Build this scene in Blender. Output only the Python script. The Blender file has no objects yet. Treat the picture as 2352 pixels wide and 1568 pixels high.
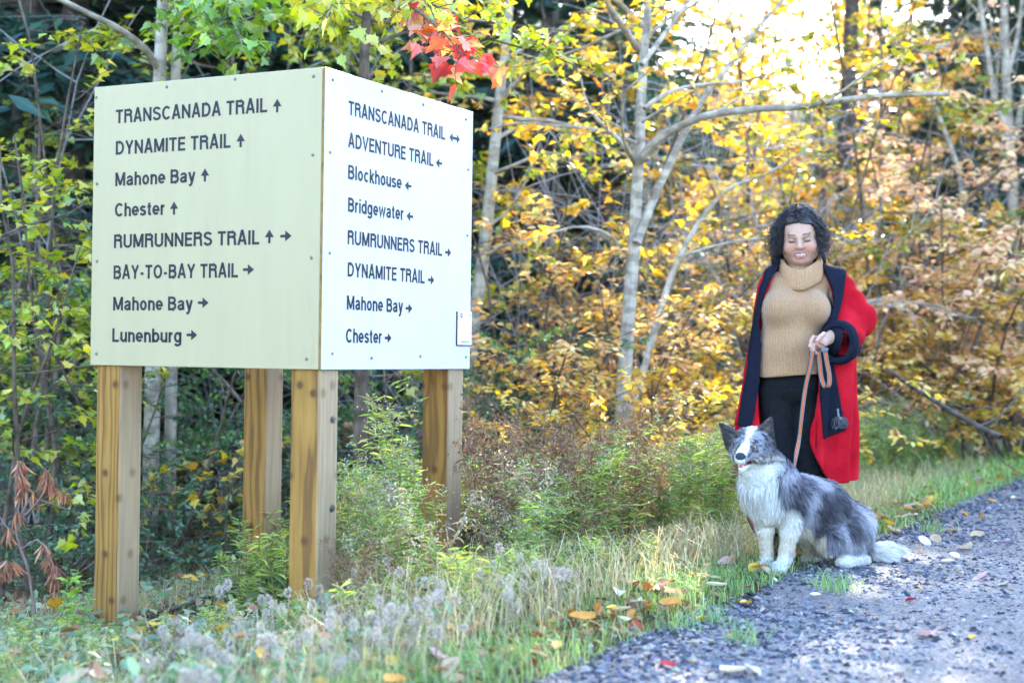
import bpy, math, random
import numpy as np
from mathutils import Vector

# ------------------------------------------------------------------ camera, sky, sun, exposure
SC = bpy.context.scene
COL = SC.collection
RND = math.radians
CAM_H = 0.95
F_PX, CX, CY = 3495.0, 1176.0, 784.0          # focal length and centre in a 2352 x 1568 frame
PITCH, ROLL = math.atan2(28.0, F_PX), RND(0.78)
FW = np.array([0, math.cos(PITCH), math.sin(PITCH)])
U0 = np.array([0, -math.sin(PITCH), math.cos(PITCH)])
R0 = np.array([1.0, 0, 0])
RT = R0 * math.cos(ROLL) + U0 * math.sin(ROLL)
UP = U0 * math.cos(ROLL) - R0 * math.sin(ROLL)
CAM = np.array([0, 0, CAM_H])

cam_d = bpy.data.cameras.new('camera')
cam = bpy.data.objects.new('camera', cam_d)
COL.objects.link(cam)
from mathutils import Matrix
cam.matrix_world = Matrix(((RT[0], UP[0], -FW[0], CAM[0]), (RT[1], UP[1], -FW[1], CAM[1]),
                           (RT[2], UP[2], -FW[2], CAM[2]), (0, 0, 0, 1)))
cam_d.sensor_width = 36.0
cam_d.lens = F_PX / 2352 * 36
cam_d.clip_start, cam_d.clip_end = 0.05, 500
cam_d.dof.use_dof = True
cam_d.dof.focus_distance = 6.8
cam_d.dof.aperture_fstop = 2.0
cam_d.dof.aperture_blades = 0
SC.camera = cam

SUN_AZ, SUN_EL = RND(14), RND(29)             # azimuth to the right of the view, elevation
world = bpy.data.worlds.new('World')
SC.world = world
world.use_nodes = True
wn = world.node_tree
bg = wn.nodes['Background']
sky = wn.nodes.new('ShaderNodeTexSky')
sky.sky_type = 'NISHITA'
sky.sun_disc = False
sky.sun_elevation = SUN_EL
sky.sun_rotation = SUN_AZ
sky.air_density, sky.dust_density, sky.ozone_density = 1.0, 1.5, 3.0
wn.links.new(sky.outputs[0], bg.inputs[0])
bg.inputs[1].default_value = 0.15
sun_d = bpy.data.lights.new('sun', 'SUN')
sun_d.energy, sun_d.angle, sun_d.color = 2.0, RND(0.55), (1.0, 0.93, 0.80)
sun = bpy.data.objects.new('sun', sun_d)
COL.objects.link(sun)
SUNV = Vector((math.sin(SUN_AZ) * math.cos(SUN_EL), math.cos(SUN_AZ) * math.cos(SUN_EL), math.sin(SUN_EL)))
sun.rotation_euler = SUNV.to_track_quat('Z', 'Y').to_euler()
SC.view_settings.view_transform = 'Standard'
SC.view_settings.look = 'None'
SC.view_settings.exposure = 3.62
SC.view_settings.gamma = 1
SC.render.engine = 'CYCLES'
cy = SC.cycles
cy.use_denoising = True
cy.max_bounces, cy.diffuse_bounces, cy.glossy_bounces, cy.transmission_bounces, cy.transparent_max_bounces = 7, 4, 2, 4, 6
cy.use_adaptive_sampling = True
cy.adaptive_threshold = 0.015
cy.sample_clamp_indirect = 6.0
cy.caustics_reflective = cy.caustics_refractive = False
cy.blur_glossy = 1.0
SC.render.film_transparent = False

# ------------------------------------------------------------------ helpers: projection and terrain
def un(u, v, d):
    "world point seen at (u, v) of the 2352-wide frame at depth d"
    return CAM + d * (FW + (u - CX) / F_PX * RT + (CY - v) / F_PX * UP)

def proj(P):
    Q = np.asarray(P, float) - CAM
    d = Q @ FW
    return CX + F_PX * (Q @ RT) / d, CY - F_PX * (Q @ UP) / d, d

T_DIR = np.array([math.sin(RND(27.4)), math.cos(RND(27.4))])
N_DIR = np.array([-T_DIR[1], T_DIR[0]])
E0 = np.array([1.164, 6.52])

def edge_s(x, y):
    return (x - E0[0]) * N_DIR[0] + (y - E0[1]) * N_DIR[1]

def edge_t(x, y):
    return (x - E0[0]) * T_DIR[0] + (y - E0[1]) * T_DIR[1]

def from_st(s, t):
    return E0[0] + s * N_DIR[0] + t * T_DIR[0], E0[1] + s * N_DIR[1] + t * T_DIR[1]

def ground_z(x, y):
    s = edge_s(np.asarray(x, float), np.asarray(y, float))
    t = edge_t(np.asarray(x, float), np.asarray(y, float))
    z = np.interp(s, [-60, -14, -4.6, -3.6, 0.0, 0.35, 0.9, 1.53, 2.75, 4.2, 6.5, 12, 24, 60],
                  [9, 0.8, 0.08, 0.0, 0.0, 0.0, -0.08, -0.18, -0.30, -0.5, -0.62, -0.5, 2.2, 14])
    w = np.clip((s - 0.3) / 1.0, 0, 1)
    z = z + w * (0.035 * np.sin(x * 2.3 + 1.3 * y) + 0.03 * np.sin(3.1 * y - x * 1.1 + 2))
    z = z + np.clip((t - 22) / 40, 0, 1) ** 1.5 * 12
    return z

def gpt(u, v, zg=None):
    "ground point under pixel (u, v)"
    d = 5.0
    for _ in range(30):
        p = un(u, v, d)
        z = ground_z(p[0], p[1]) if zg is None else zg
        ray = FW + (u - CX) / F_PX * RT + (CY - v) / F_PX * UP
        d = 0.5 * d + 0.5 * np.clip((z - CAM_H) / min(ray[2], -1e-3), 1.5, 60)
    return un(u, v, d)

# ------------------------------------------------------------------ helpers: objects
def tag(o, label=None, cat=None, group=None, kind=None):
    if label: o['label'] = label
    if cat: o['category'] = cat
    if group: o['group'] = group
    if kind: o['kind'] = kind
    return o

def empty(name, loc, label, cat, group=None):
    o = bpy.data.objects.new(name, None)
    o.empty_display_size = 0.1
    o.location = [float(c) for c in loc]
    COL.objects.link(o)
    return tag(o, label, cat, group)

def mesh_data(name, V, F, mat=None, col=None, smooth=False):
    V = np.ascontiguousarray(V, np.float32)
    if isinstance(F, np.ndarray): F = [F]
    F = [np.asarray(f, np.int32) for f in F if len(f)]
    me = bpy.data.meshes.new(name)
    me.vertices.add(len(V)); me.vertices.foreach_set('co', V.ravel())
    idx = np.concatenate([f.ravel() for f in F])
    tot = np.concatenate([np.full(len(f), f.shape[1], np.int32) for f in F])
    st = np.concatenate([[0], np.cumsum(tot)[:-1]]).astype(np.int32)
    me.loops.add(len(idx)); me.loops.foreach_set('vertex_index', idx)
    me.polygons.add(len(tot)); me.polygons.foreach_set('loop_start', st)
    me.polygons.foreach_set('use_smooth', np.full(len(tot), smooth))
    me.update(calc_edges=True)
    if col is not None:
        a = me.color_attributes.new('Col', 'FLOAT_COLOR', 'POINT')
        c = np.ones((len(V), 4), np.float32); c[:, :3] = np.clip(col, 0, 1)
        a.data.foreach_set('color', c.ravel())
    if mat is not None:
        me.materials.append(mat)
    me.validate()
    return me

def obj(name, V, F, mat=None, parent=None, col=None, smooth=False, loc=None):
    "one mesh object; vertices are in world space, stored relative to the parent (or to loc)"
    V = np.asarray(V, float)
    o = bpy.data.objects.new(name, None if False else mesh_data(name, V - base_of(parent, loc), F, mat, col, smooth))
    COL.objects.link(o)
    if parent is not None: o.parent = parent
    if loc is not None: o.location = [float(c) for c in loc]
    return o

def base_of(parent, loc):
    b = np.zeros(3)
    p = parent
    while p is not None:
        b += np.array(p.location); p = p.parent
    if loc is not None: b += np.array(loc)
    return b

def copy_tree(o, parent=None):
    c = o.copy(); COL.objects.link(c)
    if parent is not None: c.parent = parent
    for ch in o.children: copy_tree(ch, c)
    return c

def join_geo(parts):
    "parts: list of (V, [F...], col or None) -> merged"
    Vs, Fs, Cs, n = [], {}, [], 0
    for V, F, c in parts:
        if isinstance(F, np.ndarray): F = [F]
        Vs.append(V)
        Cs.append(np.broadcast_to(np.asarray(c if c is not None else (1, 1, 1), float), (len(V), 3)))
        for f in F:
            f = np.asarray(f)
            if len(f): Fs.setdefault(f.shape[1], []).append(f + n)
        n += len(V)
    return np.concatenate(Vs), [np.concatenate(f) for f in Fs.values()], np.concatenate(Cs)

def box(c, hx, hy, hz, ax=None, bev=0.0):
    "box at centre c with half sizes, ax = 3x3 rows of axes; bevelled edges"
    ax = np.eye(3) if ax is None else np.asarray(ax)
    if bev <= 0:
        S = np.array([[sx, sy, sz] for sz in (-1, 1) for sy in (-1, 1) for sx in (-1, 1)], float) * [hx, hy, hz]
        Fq = np.array([[0, 2, 3, 1], [4, 5, 7, 6], [0, 1, 5, 4], [2, 6, 7, 3], [0, 4, 6, 2], [1, 3, 7, 5]])
        return S @ ax + c, Fq
    pts, fq, ft = [], [], []
    h = np.array([hx, hy, hz]); ids = {}
    for sx in (-1, 1):
        for sy in (-1, 1):
            for sz in (-1, 1):
                s = np.array([sx, sy, sz])
                for k in range(3):
                    p = s * (h - bev); p[k] = s[k] * h[k]
                    ids[(sx, sy, sz, k)] = len(pts); pts.append(p)
                ft.append([ids[(sx, sy, sz, k)] for k in range(3)])
    for k in range(3):
        a, b = [i for i in range(3) if i != k]
        for sk in (-1, 1):
            q = []
            for sa, sb in ((-1, -1), (1, -1), (1, 1), (-1, 1)):
                s = [0, 0, 0]; s[k] = sk; s[a] = sa; s[b] = sb
                q.append(ids[(s[0], s[1], s[2], k)])
            fq.append(q)
    for k in range(3):
        a, b = [i for i in range(3) if i != k]
        for sa in (-1, 1):
            for sb in (-1, 1):
                q = []
                for sk, kk in ((-1, a), (1, a), (1, b), (-1, b)):
                    s = [0, 0, 0]; s[k] = sk; s[a] = sa; s[b] = sb
                    q.append(ids[(s[0], s[1], s[2], kk)])
                fq.append(q)
    P = np.array(pts)
    def fix(fs):
        out = []
        for f in fs:
            n = np.cross(P[f[1]] - P[f[0]], P[f[2]] - P[f[0]])
            out.append(f if n @ P[f].mean(0) > 0 else f[::-1])
        return np.array(out)
    return P @ ax + c, [fix(fq), fix(ft)]

def tubes(lines, sides=6, cap=True):
    "lines: list of (pts (n,3), radii (n,)) -> V, [F]"
    Vs, Fq, n0 = [], [], 0
    ang = np.arange(sides) / sides * 2 * np.pi
    ca, sa = np.cos(ang), np.sin(ang)
    for P, R in lines:
        P = np.asarray(P, float); R = np.broadcast_to(np.asarray(R, float), (len(P),))
        T = np.gradient(P, axis=0)
        T /= np.linalg.norm(T, axis=1, keepdims=True) + 1e-12
        ref = np.array([0, 0, 1.0]) if abs(T[0][2]) < 0.8 else np.array([1.0, 0, 0])
        A = np.cross(T, ref); bad = np.linalg.norm(A, axis=1) < 1e-3
        A[bad] = np.cross(T[bad], [0.3, 0.9, 0.1])
        A /= np.linalg.norm(A, axis=1, keepdims=True)
        B = np.cross(T, A)
        V = P[:, None] + R[:, None, None] * (ca[None, :, None] * A[:, None] + sa[None, :, None] * B[:, None])
        n = len(P)
        i = np.arange(n - 1)[:, None] * sides + np.arange(sides)[None]
        j = np.arange(n - 1)[:, None] * sides + (np.arange(sides)[None] + 1) % sides
        Fq.append(np.stack([i, j, j + sides, i + sides], -1).reshape(-1, 4) + n0)
        Vs.append(V.reshape(-1, 3)); n0 += n * sides
    return np.concatenate(Vs), np.concatenate(Fq)

def smooth_line(P, n=24):
    "Catmull-Rom through the points"
    P = np.asarray(P, float)
    Q = np.vstack([2 * P[0] - P[1], P, 2 * P[-1] - P[-2]])
    t = np.linspace(0, len(P) - 1 - 1e-9, n); i = t.astype(int); f = (t - i)[:, None]
    a, b, c, d = Q[i], Q[i + 1], Q[i + 2], Q[i + 3]
    return 0.5 * (2 * b + (c - a) * f + (2 * a - 5 * b + 4 * c - d) * f ** 2 + (3 * b - a - 3 * c + d) * f ** 3)

LEAF_T = {
    'oval': (np.array([[0, 0, 0], [.3, .27, .05], [.72, .22, .03], [1, 0, -.1], [.72, -.22, .03], [.3, -.27, .05]]),
             [[0, 1, 2, 3], [0, 3, 4, 5]]),
    'narrow': (np.array([[0, 0, 0], [.35, .085, .02], [.7, .06, -.03], [1, 0, -.16], [.7, -.06, -.03], [.35, -.085, .02]]),
               [[0, 1, 2, 3], [0, 3, 4, 5]]),
    'needle': (np.array([[0, 0, 0], [.4, .14, 0], [1, 0, -.08], [.4, -.14, 0]]), [[0, 1, 2, 3]]),
}
_m = np.array([[0, 0], [.06, .16], [-.06, .38], [.17, .34], [.30, .58], [.40, .40], [.56, .36], [.62, .17], [.80, .14],
               [1.05, 0]])
_mo = np.vstack([_m, (_m[1:-1] * [1, -1])[::-1]])
LEAF_T['maple'] = (np.column_stack([_mo[:, 0], _mo[:, 1], -0.25 * _mo[:, 0] ** 2 + 0.1 * np.abs(_mo[:, 1])]),
                   [[0, 1, 2, 3, 4, 5, 6, 7, 8, 9], [0, 9, 10, 11, 12, 13, 14, 15, 16, 17]])

def leaves(pos, d, n, size, col, kind='oval', jit=0.0, rng=None):
    "many leaf faces as one geometry; returns V, F, C"
    Tm, Fc = LEAF_T[kind]
    pos = np.asarray(pos, float); N = len(pos)
    d = np.asarray(d, float); d = d / (np.linalg.norm(d, axis=1, keepdims=True) + 1e-9)
    n = np.asarray(n, float); s = np.cross(n, d); s /= np.linalg.norm(s, axis=1, keepdims=True) + 1e-9
    n = np.cross(d, s)
    size = np.broadcast_to(np.asarray(size, float), (N,))
    V = pos[:, None] + size[:, None, None] * (Tm[None, :, 0:1] * d[:, None] + Tm[None, :, 1:2] * s[:, None] + Tm[None, :, 2:3] * n[:, None])
    k = len(Tm)
    Fs = [np.asarray(f)[None] + (np.arange(N) * k)[:, None] for f in Fc]
    by = {}
    for f in Fs: by.setdefault(f.shape[1], []).append(f)
    C = np.repeat(np.broadcast_to(np.asarray(col, float), (N, 3)), k, axis=0)
    return V.reshape(-1, 3), [np.concatenate(v) for v in by.values()], C

def pick(rng, pal, n, jit=0.15):
    "n colours from a palette of (colour, weight)"
    c = np.array([p[0] for p in pal], float); w = np.array([p[1] for p in pal], float)
    i = rng.choice(len(pal), n, p=w / w.sum())
    return np.clip(c[i] * (1 + jit * rng.normal(size=(n, 1))) * (1 + 0.06 * rng.normal(size=(n, 3))), 0.005, 0.95)

# ------------------------------------------------------------------ materials
def new_mat(name):
    m = bpy.data.materials.new(name); m.use_nodes = True
    nt = m.node_tree
    return m, nt, nt.nodes['Principled BSDF']

def nd(nt, t, **kw):
    n = nt.nodes.new(t)
    for k, v in kw.items():
        if k in n.inputs: n.inputs[k].default_value = v
        else: setattr(n, k, v)
    return n

def ramp(nt, stops, fac):
    r = nt.nodes.new('ShaderNodeValToRGB')
    while len(r.color_ramp.elements) < len(stops): r.color_ramp.elements.new(0.5)
    for e, (p, c) in zip(r.color_ramp.elements, stops):
        e.position = p; e.color = (*c, 1) if len(c) == 3 else c
    nt.links.new(fac, r.inputs[0])
    return r

def mix(nt, fac, a, b, blend='MIX'):
    m = nt.nodes.new('ShaderNodeMix'); m.data_type = 'RGBA'; m.blend_type = blend
    for s, v in ((0, fac), (6, a), (7, b)):
        if hasattr(v, 'links'): nt.links.new(v, m.inputs[s])
        else: m.inputs[s].default_value = (*v, 1) if isinstance(v, tuple) else v
    return m.outputs[2]

def bump(nt, bsdf, h, strength=0.3, dist=0.01):
    b = nt.nodes.new('ShaderNodeBump'); b.inputs['Strength'].default_value = strength; b.inputs['Distance'].default_value = dist
    nt.links.new(h, b.inputs['Height']); nt.links.new(b.outputs[0], bsdf.inputs['Normal'])

def coords(nt, scale=(1, 1, 1), kind='Object'):
    t = nt.nodes.new('ShaderNodeTexCoord'); mp = nt.nodes.new('ShaderNodeMapping')
    mp.inputs['Scale'].default_value = scale
    nt.links.new(t.outputs[kind], mp.inputs[0])
    return mp.outputs[0]

def noise(nt, co, scale, detail=4, rough=0.55, dist=0.0):
    n = nt.nodes.new('ShaderNodeTexNoise')
    n.inputs['Scale'].default_value = scale; n.inputs['Detail'].default_value = detail
    n.inputs['Roughness'].default_value = rough; n.inputs['Distortion'].default_value = dist
    nt.links.new(co, n.inputs['Vector'])
    return n.outputs[0]

def leaf_mat(name, trans=0.45, gloss=0.08, rough=0.4):
    m = bpy.data.materials.new(name); m.use_nodes = True
    nt = m.node_tree; nt.nodes.clear()
    out = nt.nodes.new('ShaderNodeOutputMaterial')
    at = nd(nt, 'ShaderNodeAttribute', attribute_name='Col')
    df = nt.nodes.new('ShaderNodeBsdfDiffuse'); tr = nt.nodes.new('ShaderNodeBsdfTranslucent'); gl = nt.nodes.new('ShaderNodeBsdfGlossy')
    gl.inputs['Roughness'].default_value = rough
    gl.inputs['Color'].default_value = (0.9, 0.95, 1, 1)
    nt.links.new(at.outputs[0], df.inputs[0])
    hs = nd(nt, 'ShaderNodeHueSaturation'); hs.inputs['Saturation'].default_value = 1.15; hs.inputs['Value'].default_value = 1.25
    nt.links.new(at.outputs[0], hs.inputs['Color']); nt.links.new(hs.outputs[0], tr.inputs[0])
    m1 = nt.nodes.new('ShaderNodeMixShader'); m1.inputs[0].default_value = trans
    nt.links.new(df.outputs[0], m1.inputs[1]); nt.links.new(tr.outputs[0], m1.inputs[2])
    m2 = nt.nodes.new('ShaderNodeMixShader'); m2.inputs[0].default_value = gloss
    nt.links.new(m1.outputs[0], m2.inputs[1]); nt.links.new(gl.outputs[0], m2.inputs[2])
    nt.links.new(m2.outputs[0], out.inputs[0])
    return m

def vcol_mat(name, rough=0.7, spec=0.3, nscale=None, nstr=0.2, ndist=0.003, sheen=0.0):
    m, nt, b = new_mat(name)
    at = nd(nt, 'ShaderNodeAttribute', attribute_name='Col')
    nt.links.new(at.outputs[0], b.inputs['Base Color'])
    b.inputs['Roughness'].default_value = rough; b.inputs['Specular IOR Level'].default_value = spec
    if sheen: b.inputs['Sheen Weight'].default_value = sheen
    if nscale: bump(nt, b, noise(nt, coords(nt), nscale), nstr, ndist)
    return m

def plain_mat(name, c, rough=0.6, spec=0.4, var=0.15, nscale=12, nstr=0.15, ndist=0.004, metal=0.0):
    m, nt, b = new_mat(name)
    f = noise(nt, coords(nt), nscale)
    r = ramp(nt, [(0.3, tuple(x * (1 - var) for x in c)), (0.7, tuple(min(1, x * (1 + var)) for x in c))], f)
    nt.links.new(r.outputs[0], b.inputs['Base Color'])
    b.inputs['Roughness'].default_value = rough; b.inputs['Specular IOR Level'].default_value = spec
    b.inputs['Metallic'].default_value = metal
    bump(nt, b, f, nstr, ndist)
    return m

def bark_mat(name, c1, c2, sc=14):
    m, nt, b = new_mat(name)
    co = coords(nt, (1, 1, 0.25))
    f = noise(nt, co, sc, 6, 0.65, 0.3)
    co2 = coords(nt, (1, 1, 2.2))
    f2 = noise(nt, co2, sc * 0.55, 3, 0.5)
    r = ramp(nt, [(0.3, c1), (0.62, c2)], f)
    r2 = ramp(nt, [(0.42, (0.35, 0.33, 0.3)), (0.55, (1, 1, 1))], f2)
    nt.links.new(mix(nt, 0.6, r.outputs[0], r2.outputs[0], 'MULTIPLY'), b.inputs['Base Color'])
    b.inputs['Roughness'].default_value = 0.85; b.inputs['Specular IOR Level'].default_value = 0.2
    bump(nt, b, f, 0.5, 0.01)
    return m

M_LEAF = leaf_mat('leaf', 0.5, 0.07, 0.38)
M_LEAFGREEN = leaf_mat('green_leaf', 0.4, 0.05, 0.35)
M_NEEDLE = leaf_mat('needle', 0.2, 0.03, 0.5)
M_GRASS = leaf_mat('grass_blade', 0.35, 0.05, 0.45)
M_DRY = leaf_mat('dry_leaf', 0.25, 0.02, 0.6)
M_BARK_GREY = bark_mat('grey_bark', (0.27, 0.215, 0.16), (0.52, 0.44, 0.34))
M_BARK_DARK = bark_mat('dark_bark', (0.05, 0.04, 0.035), (0.14, 0.115, 0.10))
M_BARK_BROWN = bark_mat('brown_bark', (0.08, 0.055, 0.04), (0.19, 0.14, 0.10))
M_TWIG = plain_mat('twig', (0.16, 0.12, 0.09), 0.8, 0.2)
M_STEM = vcol_mat('plant_stem', 0.7, 0.2)

# ------------------------------------------------------------------ sign lettering: a plain grotesque drawn as strokes
def _arc(cx, cy, rx, ry, a0, a1, n=12):
    a = np.radians(np.linspace(a0, a1, n))
    return [(cx + rx * math.cos(t), cy + ry * math.sin(t)) for t in a]

SW = 0.175                                     # stroke width for cap height 1
def glyphs():
    h = SW / 2; t = 1 - h; b = h; xh = 0.745; xt = xh - h
    G = {}
    G['T'] = (.60, [[(0, t), (.60, t)], [(.30, 0), (.30, t)]])
    G['R'] = (.66, [[(h, 0), (h, t), (.38, t)] + _arc(.38, .745, .185, t - .745, 90, -90) + [(h, .745 - (t - .745))],
                    [(.36, .745 - (t - .745))] + _arc(.40, .36, .165, .21, 80, 0) + [(.565, .22), (.60, 0)]])
    G['A'] = (.68, [[(.07, 0), (.32, 1 - .02), (.36, 1 - .02), (.61, 0)], [(.17, .30), (.51, .30)]])
    G['N'] = (.68, [[(h, 0), (h, 1)], [(h, .93), (.68 - h, .07)], [(.68 - h, 0), (.68 - h, 1)]])
    G['S'] = (.64, [_arc(.32, .735, .235, t - .735, 15, 175, 10) + [(.09, .71)] + [(.14, .60), (.32, .525), (.50, .44), (.565, .33)]
                    + _arc(.32, .29, .245, .29 - b, 5, -170, 12)])
    G['C'] = (.68, [_arc(.36, .5, .28, .5 - h, 42, 318, 24)])
    G['D'] = (.68, [[(h, b), (h, t), (.30, t)] + _arc(.30, .5, .30, .5 - h, 90, -90, 16) + [(h, b)]])
    G['I'] = (SW, [[(h, 0), (h, 1)]])
    G['L'] = (.54, [[(h, 1), (h, b), (.54, b)]])
    G['Y'] = (.66, [[(.07, 1), (.33, .44)], [(.59, 1), (.33, .44)], [(.33, .47), (.33, 0)]])
    G['M'] = (.82, [[(h, 0), (h, 1)], [(h + .02, .96), (.41, .08)], [(.41, .08), (.80 - h, .96)], [(.82 - h, 0), (.82 - h, 1)]])
    G['E'] = (.56, [[(.56, t), (h, t), (h, b), (.57, b)], [(h, .52), (.53, .52)]])
    G['U'] = (.68, [[(h, 1), (h, .33)] + _arc(.34, .32, .34 - h, .32 - h, 180, 360, 14) + [(.68 - h, 1)]])
    G['O'] = (.74, [_arc(.37, .5, .37 - h, .5 - h, 0, 360, 28)])
    G['B'] = (.66, [[(h, .53), (.36, .53)] + _arc(.36, (.53 + t) / 2, .18, (t - .53) / 2, -90, 90, 10) + [(h, t), (h, b), (.38, b)]
                    + _arc(.38, (.53 + b) / 2, .20, (.53 - b) / 2, -90, 90, 10)])
    G['V'] = (.64, [[(.06, 1), (.32, .05), (.58, 1)]])
    G['P'] = (.64, [[(h, 0), (h, t), (.36, t)] + _arc(.36, .68, .20, t - .68, 90, -90) + [(h, .68 - (t - .68))]])
    G['-'] = (.34, [[(.04, .37), (.30, .37)]])
    G['1'] = (.36, [[(.04, .74), (.24, .92)], [(.24, 0), (.24, 1)]])
    G['2'] = (.58, [_arc(.29, .70, .22, .22, 170, -20, 12) + [(.40, .42), (.12, .17), (h, b), (.56, b)]])
    G[' '] = (.22, [])
    bowl = lambda cx, a0, a1, n=18: _arc(cx, xh / 2, .27 - h, xh / 2 - h, a0, a1, n)
    G['a'] = (.54, [[(.03 + h, .53)] + _arc(.265, .53, .165, xt - .53, 165, 0, 10) + [(.43, .14), (.50, .06)],
                    [(.43, .42), (.30, .40)] + _arc(.22, .225, .15, .225 - h, 95, 300, 12) + [(.43, .22)]])
    G['h'] = (.52, [[(h, 0), (h, 1)], [(h, .46)] + _arc(.265, .46, .265 - h + .01, xt - .46, 165, 0, 10) + [(.455, 0)]])
    G['n'] = (.52, [[(h, 0), (h, xh)], [(h, .46)] + _arc(.265, .46, .265 - h + .01, xt - .46, 165, 0, 10) + [(.455, 0)]])
    G['o'] = (.56, [_arc(.28, xh / 2, .28 - h, xh / 2 - h, 0, 360, 24)])
    G['e'] = (.54, [[(h, .37), (.475, .37)] + _arc(.27, xh / 2 + .01, .205, xh / 2 - h - .01, 5, 320, 20)])
    G['y'] = (.52, [[(.06, xh), (.26, .06)], [(.46, xh), (.24, -.10), (.17, -.185), (.05, -.19)]])
    G['s'] = (.50, [_arc(.25, .54, .165, xt - .54, 10, 180, 9) + [(.10, .46), (.25, .385), (.41, .31)] + _arc(.25, .22, .18, .22 - h, 10, -170, 10)])
    G['t'] = (.32, [[(.15, .93), (.15, .2)] + _arc(.24, .17, .09, .17 - h, 180, 280, 6) + [(.31, .075)], [(.0, xt), (.30, xt)]])
    G['r'] = (.34, [[(h, 0), (h, xh)], [(h, .45)] + _arc(.28, .45, .20, xt - .45, 175, 80, 7)])
    G['u'] = (.52, [[(h, xh), (h, .28)] + _arc(.255, .28, .255 - h, .28 - h, 180, 350, 10), [(.455, 0), (.455, xh)]])
    G['b'] = (.56, [[(h, 0), (h, 1)], _arc(.295, xh / 2, .205, xh / 2 - h, 0, 360, 22)])
    G['p'] = (.56, [[(h, xh), (h, -.24)], _arc(.295, xh / 2, .205, xh / 2 - h, 0, 360, 22)])
    G['d'] = (.56, [[(.56 - h, 0), (.56 - h, 1)], _arc(.265, xh / 2, .205, xh / 2 - h, 0, 360, 22)])
    G['g'] = (.55, [[(.55 - h, xh), (.55 - h, .0)] + _arc(.26, -.02, .205, .165, 0, -160, 10), _arc(.262, .385, .20, .385 - .09, 0, 360, 22)])
    G['l'] = (SW, [[(h, 0), (h, 1)]])
    G['i'] = (SW, [[(h, 0), (h, xh)], [(h, .86), (h, 1)]])
    G['c'] = (.52, [_arc(.275, xh / 2, .275 - h, xh / 2 - h, 45, 315, 18)])
    G['k'] = (.50, [[(h, 0), (h, 1)], [(h, .26), (.43, xh)], [(.21, .44), (.46, 0)]])
    G['w'] = (.78, [[(.06, xh), (.22, .05), (.39, .70), (.56, .05), (.72, xh)]])
    return G

GL = glyphs()

def stroke(P, w):
    P = np.asarray(P, float); n = len(P)
    closed = n > 4 and np.allclose(P[0], P[-1], atol=1e-6)
    D = np.diff(P, axis=0); D /= np.linalg.norm(D, axis=1, keepdims=True) + 1e-9
    Nn = np.stack([-D[:, 1], D[:, 0]], -1)
    out = []
    for i in range(n):
        a = Nn[i - 1] if i > 0 else (Nn[-1] if closed else Nn[0])
        b = Nn[i] if i < n - 1 else (Nn[0] if closed else Nn[-1])
        m = a + b; m /= np.linalg.norm(m) + 1e-9
        k = 1 / max(0.45, m @ a)
        out += [P[i] + m * k * w / 2, P[i] - m * k * w / 2]
    i = np.arange(n - 1) * 2
    return np.array(out), np.stack([i + 1, i + 3, i + 2, i], -1)

def text_geo(body):
    x, parts = 0.0, []
    for ch in body:
        adv, ps = GL[ch]
        for p in ps:
            V, F = stroke(np.array(p) + [x, 0], SW)
            parts.append((np.column_stack([V, np.zeros(len(V))]), F, None))
        x += adv + 0.105
    V, F, _ = join_geo(parts)
    return V[:, :2], F[0]

def cap_height():
    return 1.0, 0.0

# ------------------------------------------------------------------ ground, trail
def ground_material():
    m, nt, b = new_mat('woodland_floor')
    co = coords(nt)
    f = noise(nt, co, 1.3, 6, 0.6); g = noise(nt, co, 22, 5, 0.7)
    r1 = ramp(nt, [(0.3, (0.035, 0.028, 0.016)), (0.5, (0.075, 0.06, 0.03)), (0.7, (0.055, 0.07, 0.022))], f)
    r2 = ramp(nt, [(0.35, (0.5, 0.45, 0.4)), (0.65, (1.5, 1.35, 1.1))], g)
    nt.links.new(mix(nt, 0.9, r1.outputs[0], r2.outputs[0], 'MULTIPLY'), b.inputs['Base Color'])
    b.inputs['Roughness'].default_value = 0.95; b.inputs['Specular IOR Level'].default_value = 0.1
    bump(nt, b, g, 0.8, 0.03)
    return m

def gravel_material():
    m, nt, b = new_mat('gravel')
    co = coords(nt)
    v = nt.nodes.new('ShaderNodeTexVoronoi'); v.inputs['Scale'].default_value = 70
    nt.links.new(co, v.inputs['Vector'])
    r1 = ramp(nt, [(0.0, (0.03, 0.03, 0.035)), (0.45, (0.08, 0.078, 0.085)), (0.75, (0.16, 0.15, 0.14)), (1.0, (0.30, 0.26, 0.22))], v.outputs['Color'])
    n2 = noise(nt, co, 1.1, 4, 0.6)
    v2 = nt.nodes.new('ShaderNodeTexVoronoi'); v2.inputs['Scale'].default_value = 190
    nt.links.new(co, v2.inputs['Vector'])
    sand = v2.outputs['Color']
    r2 = ramp(nt, [(0.2, (0.055, 0.057, 0.07)), (0.5, (0.18, 0.175, 0.175)), (0.8, (0.40, 0.365, 0.33))], sand)
    k = ramp(nt, [(0.38, (0.35, 0.35, 0.35)), (0.62, (0.9, 0.9, 0.9))], n2)
    nt.links.new(mix(nt, k.outputs[0], r1.outputs[0], r2.outputs[0]), b.inputs['Base Color'])
    b.inputs['Roughness'].default_value = 0.9; b.inputs['Specular IOR Level'].default_value = 0.25
    bump(nt, b, v2.outputs['Distance'], 0.8, 0.006)
    return m

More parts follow.
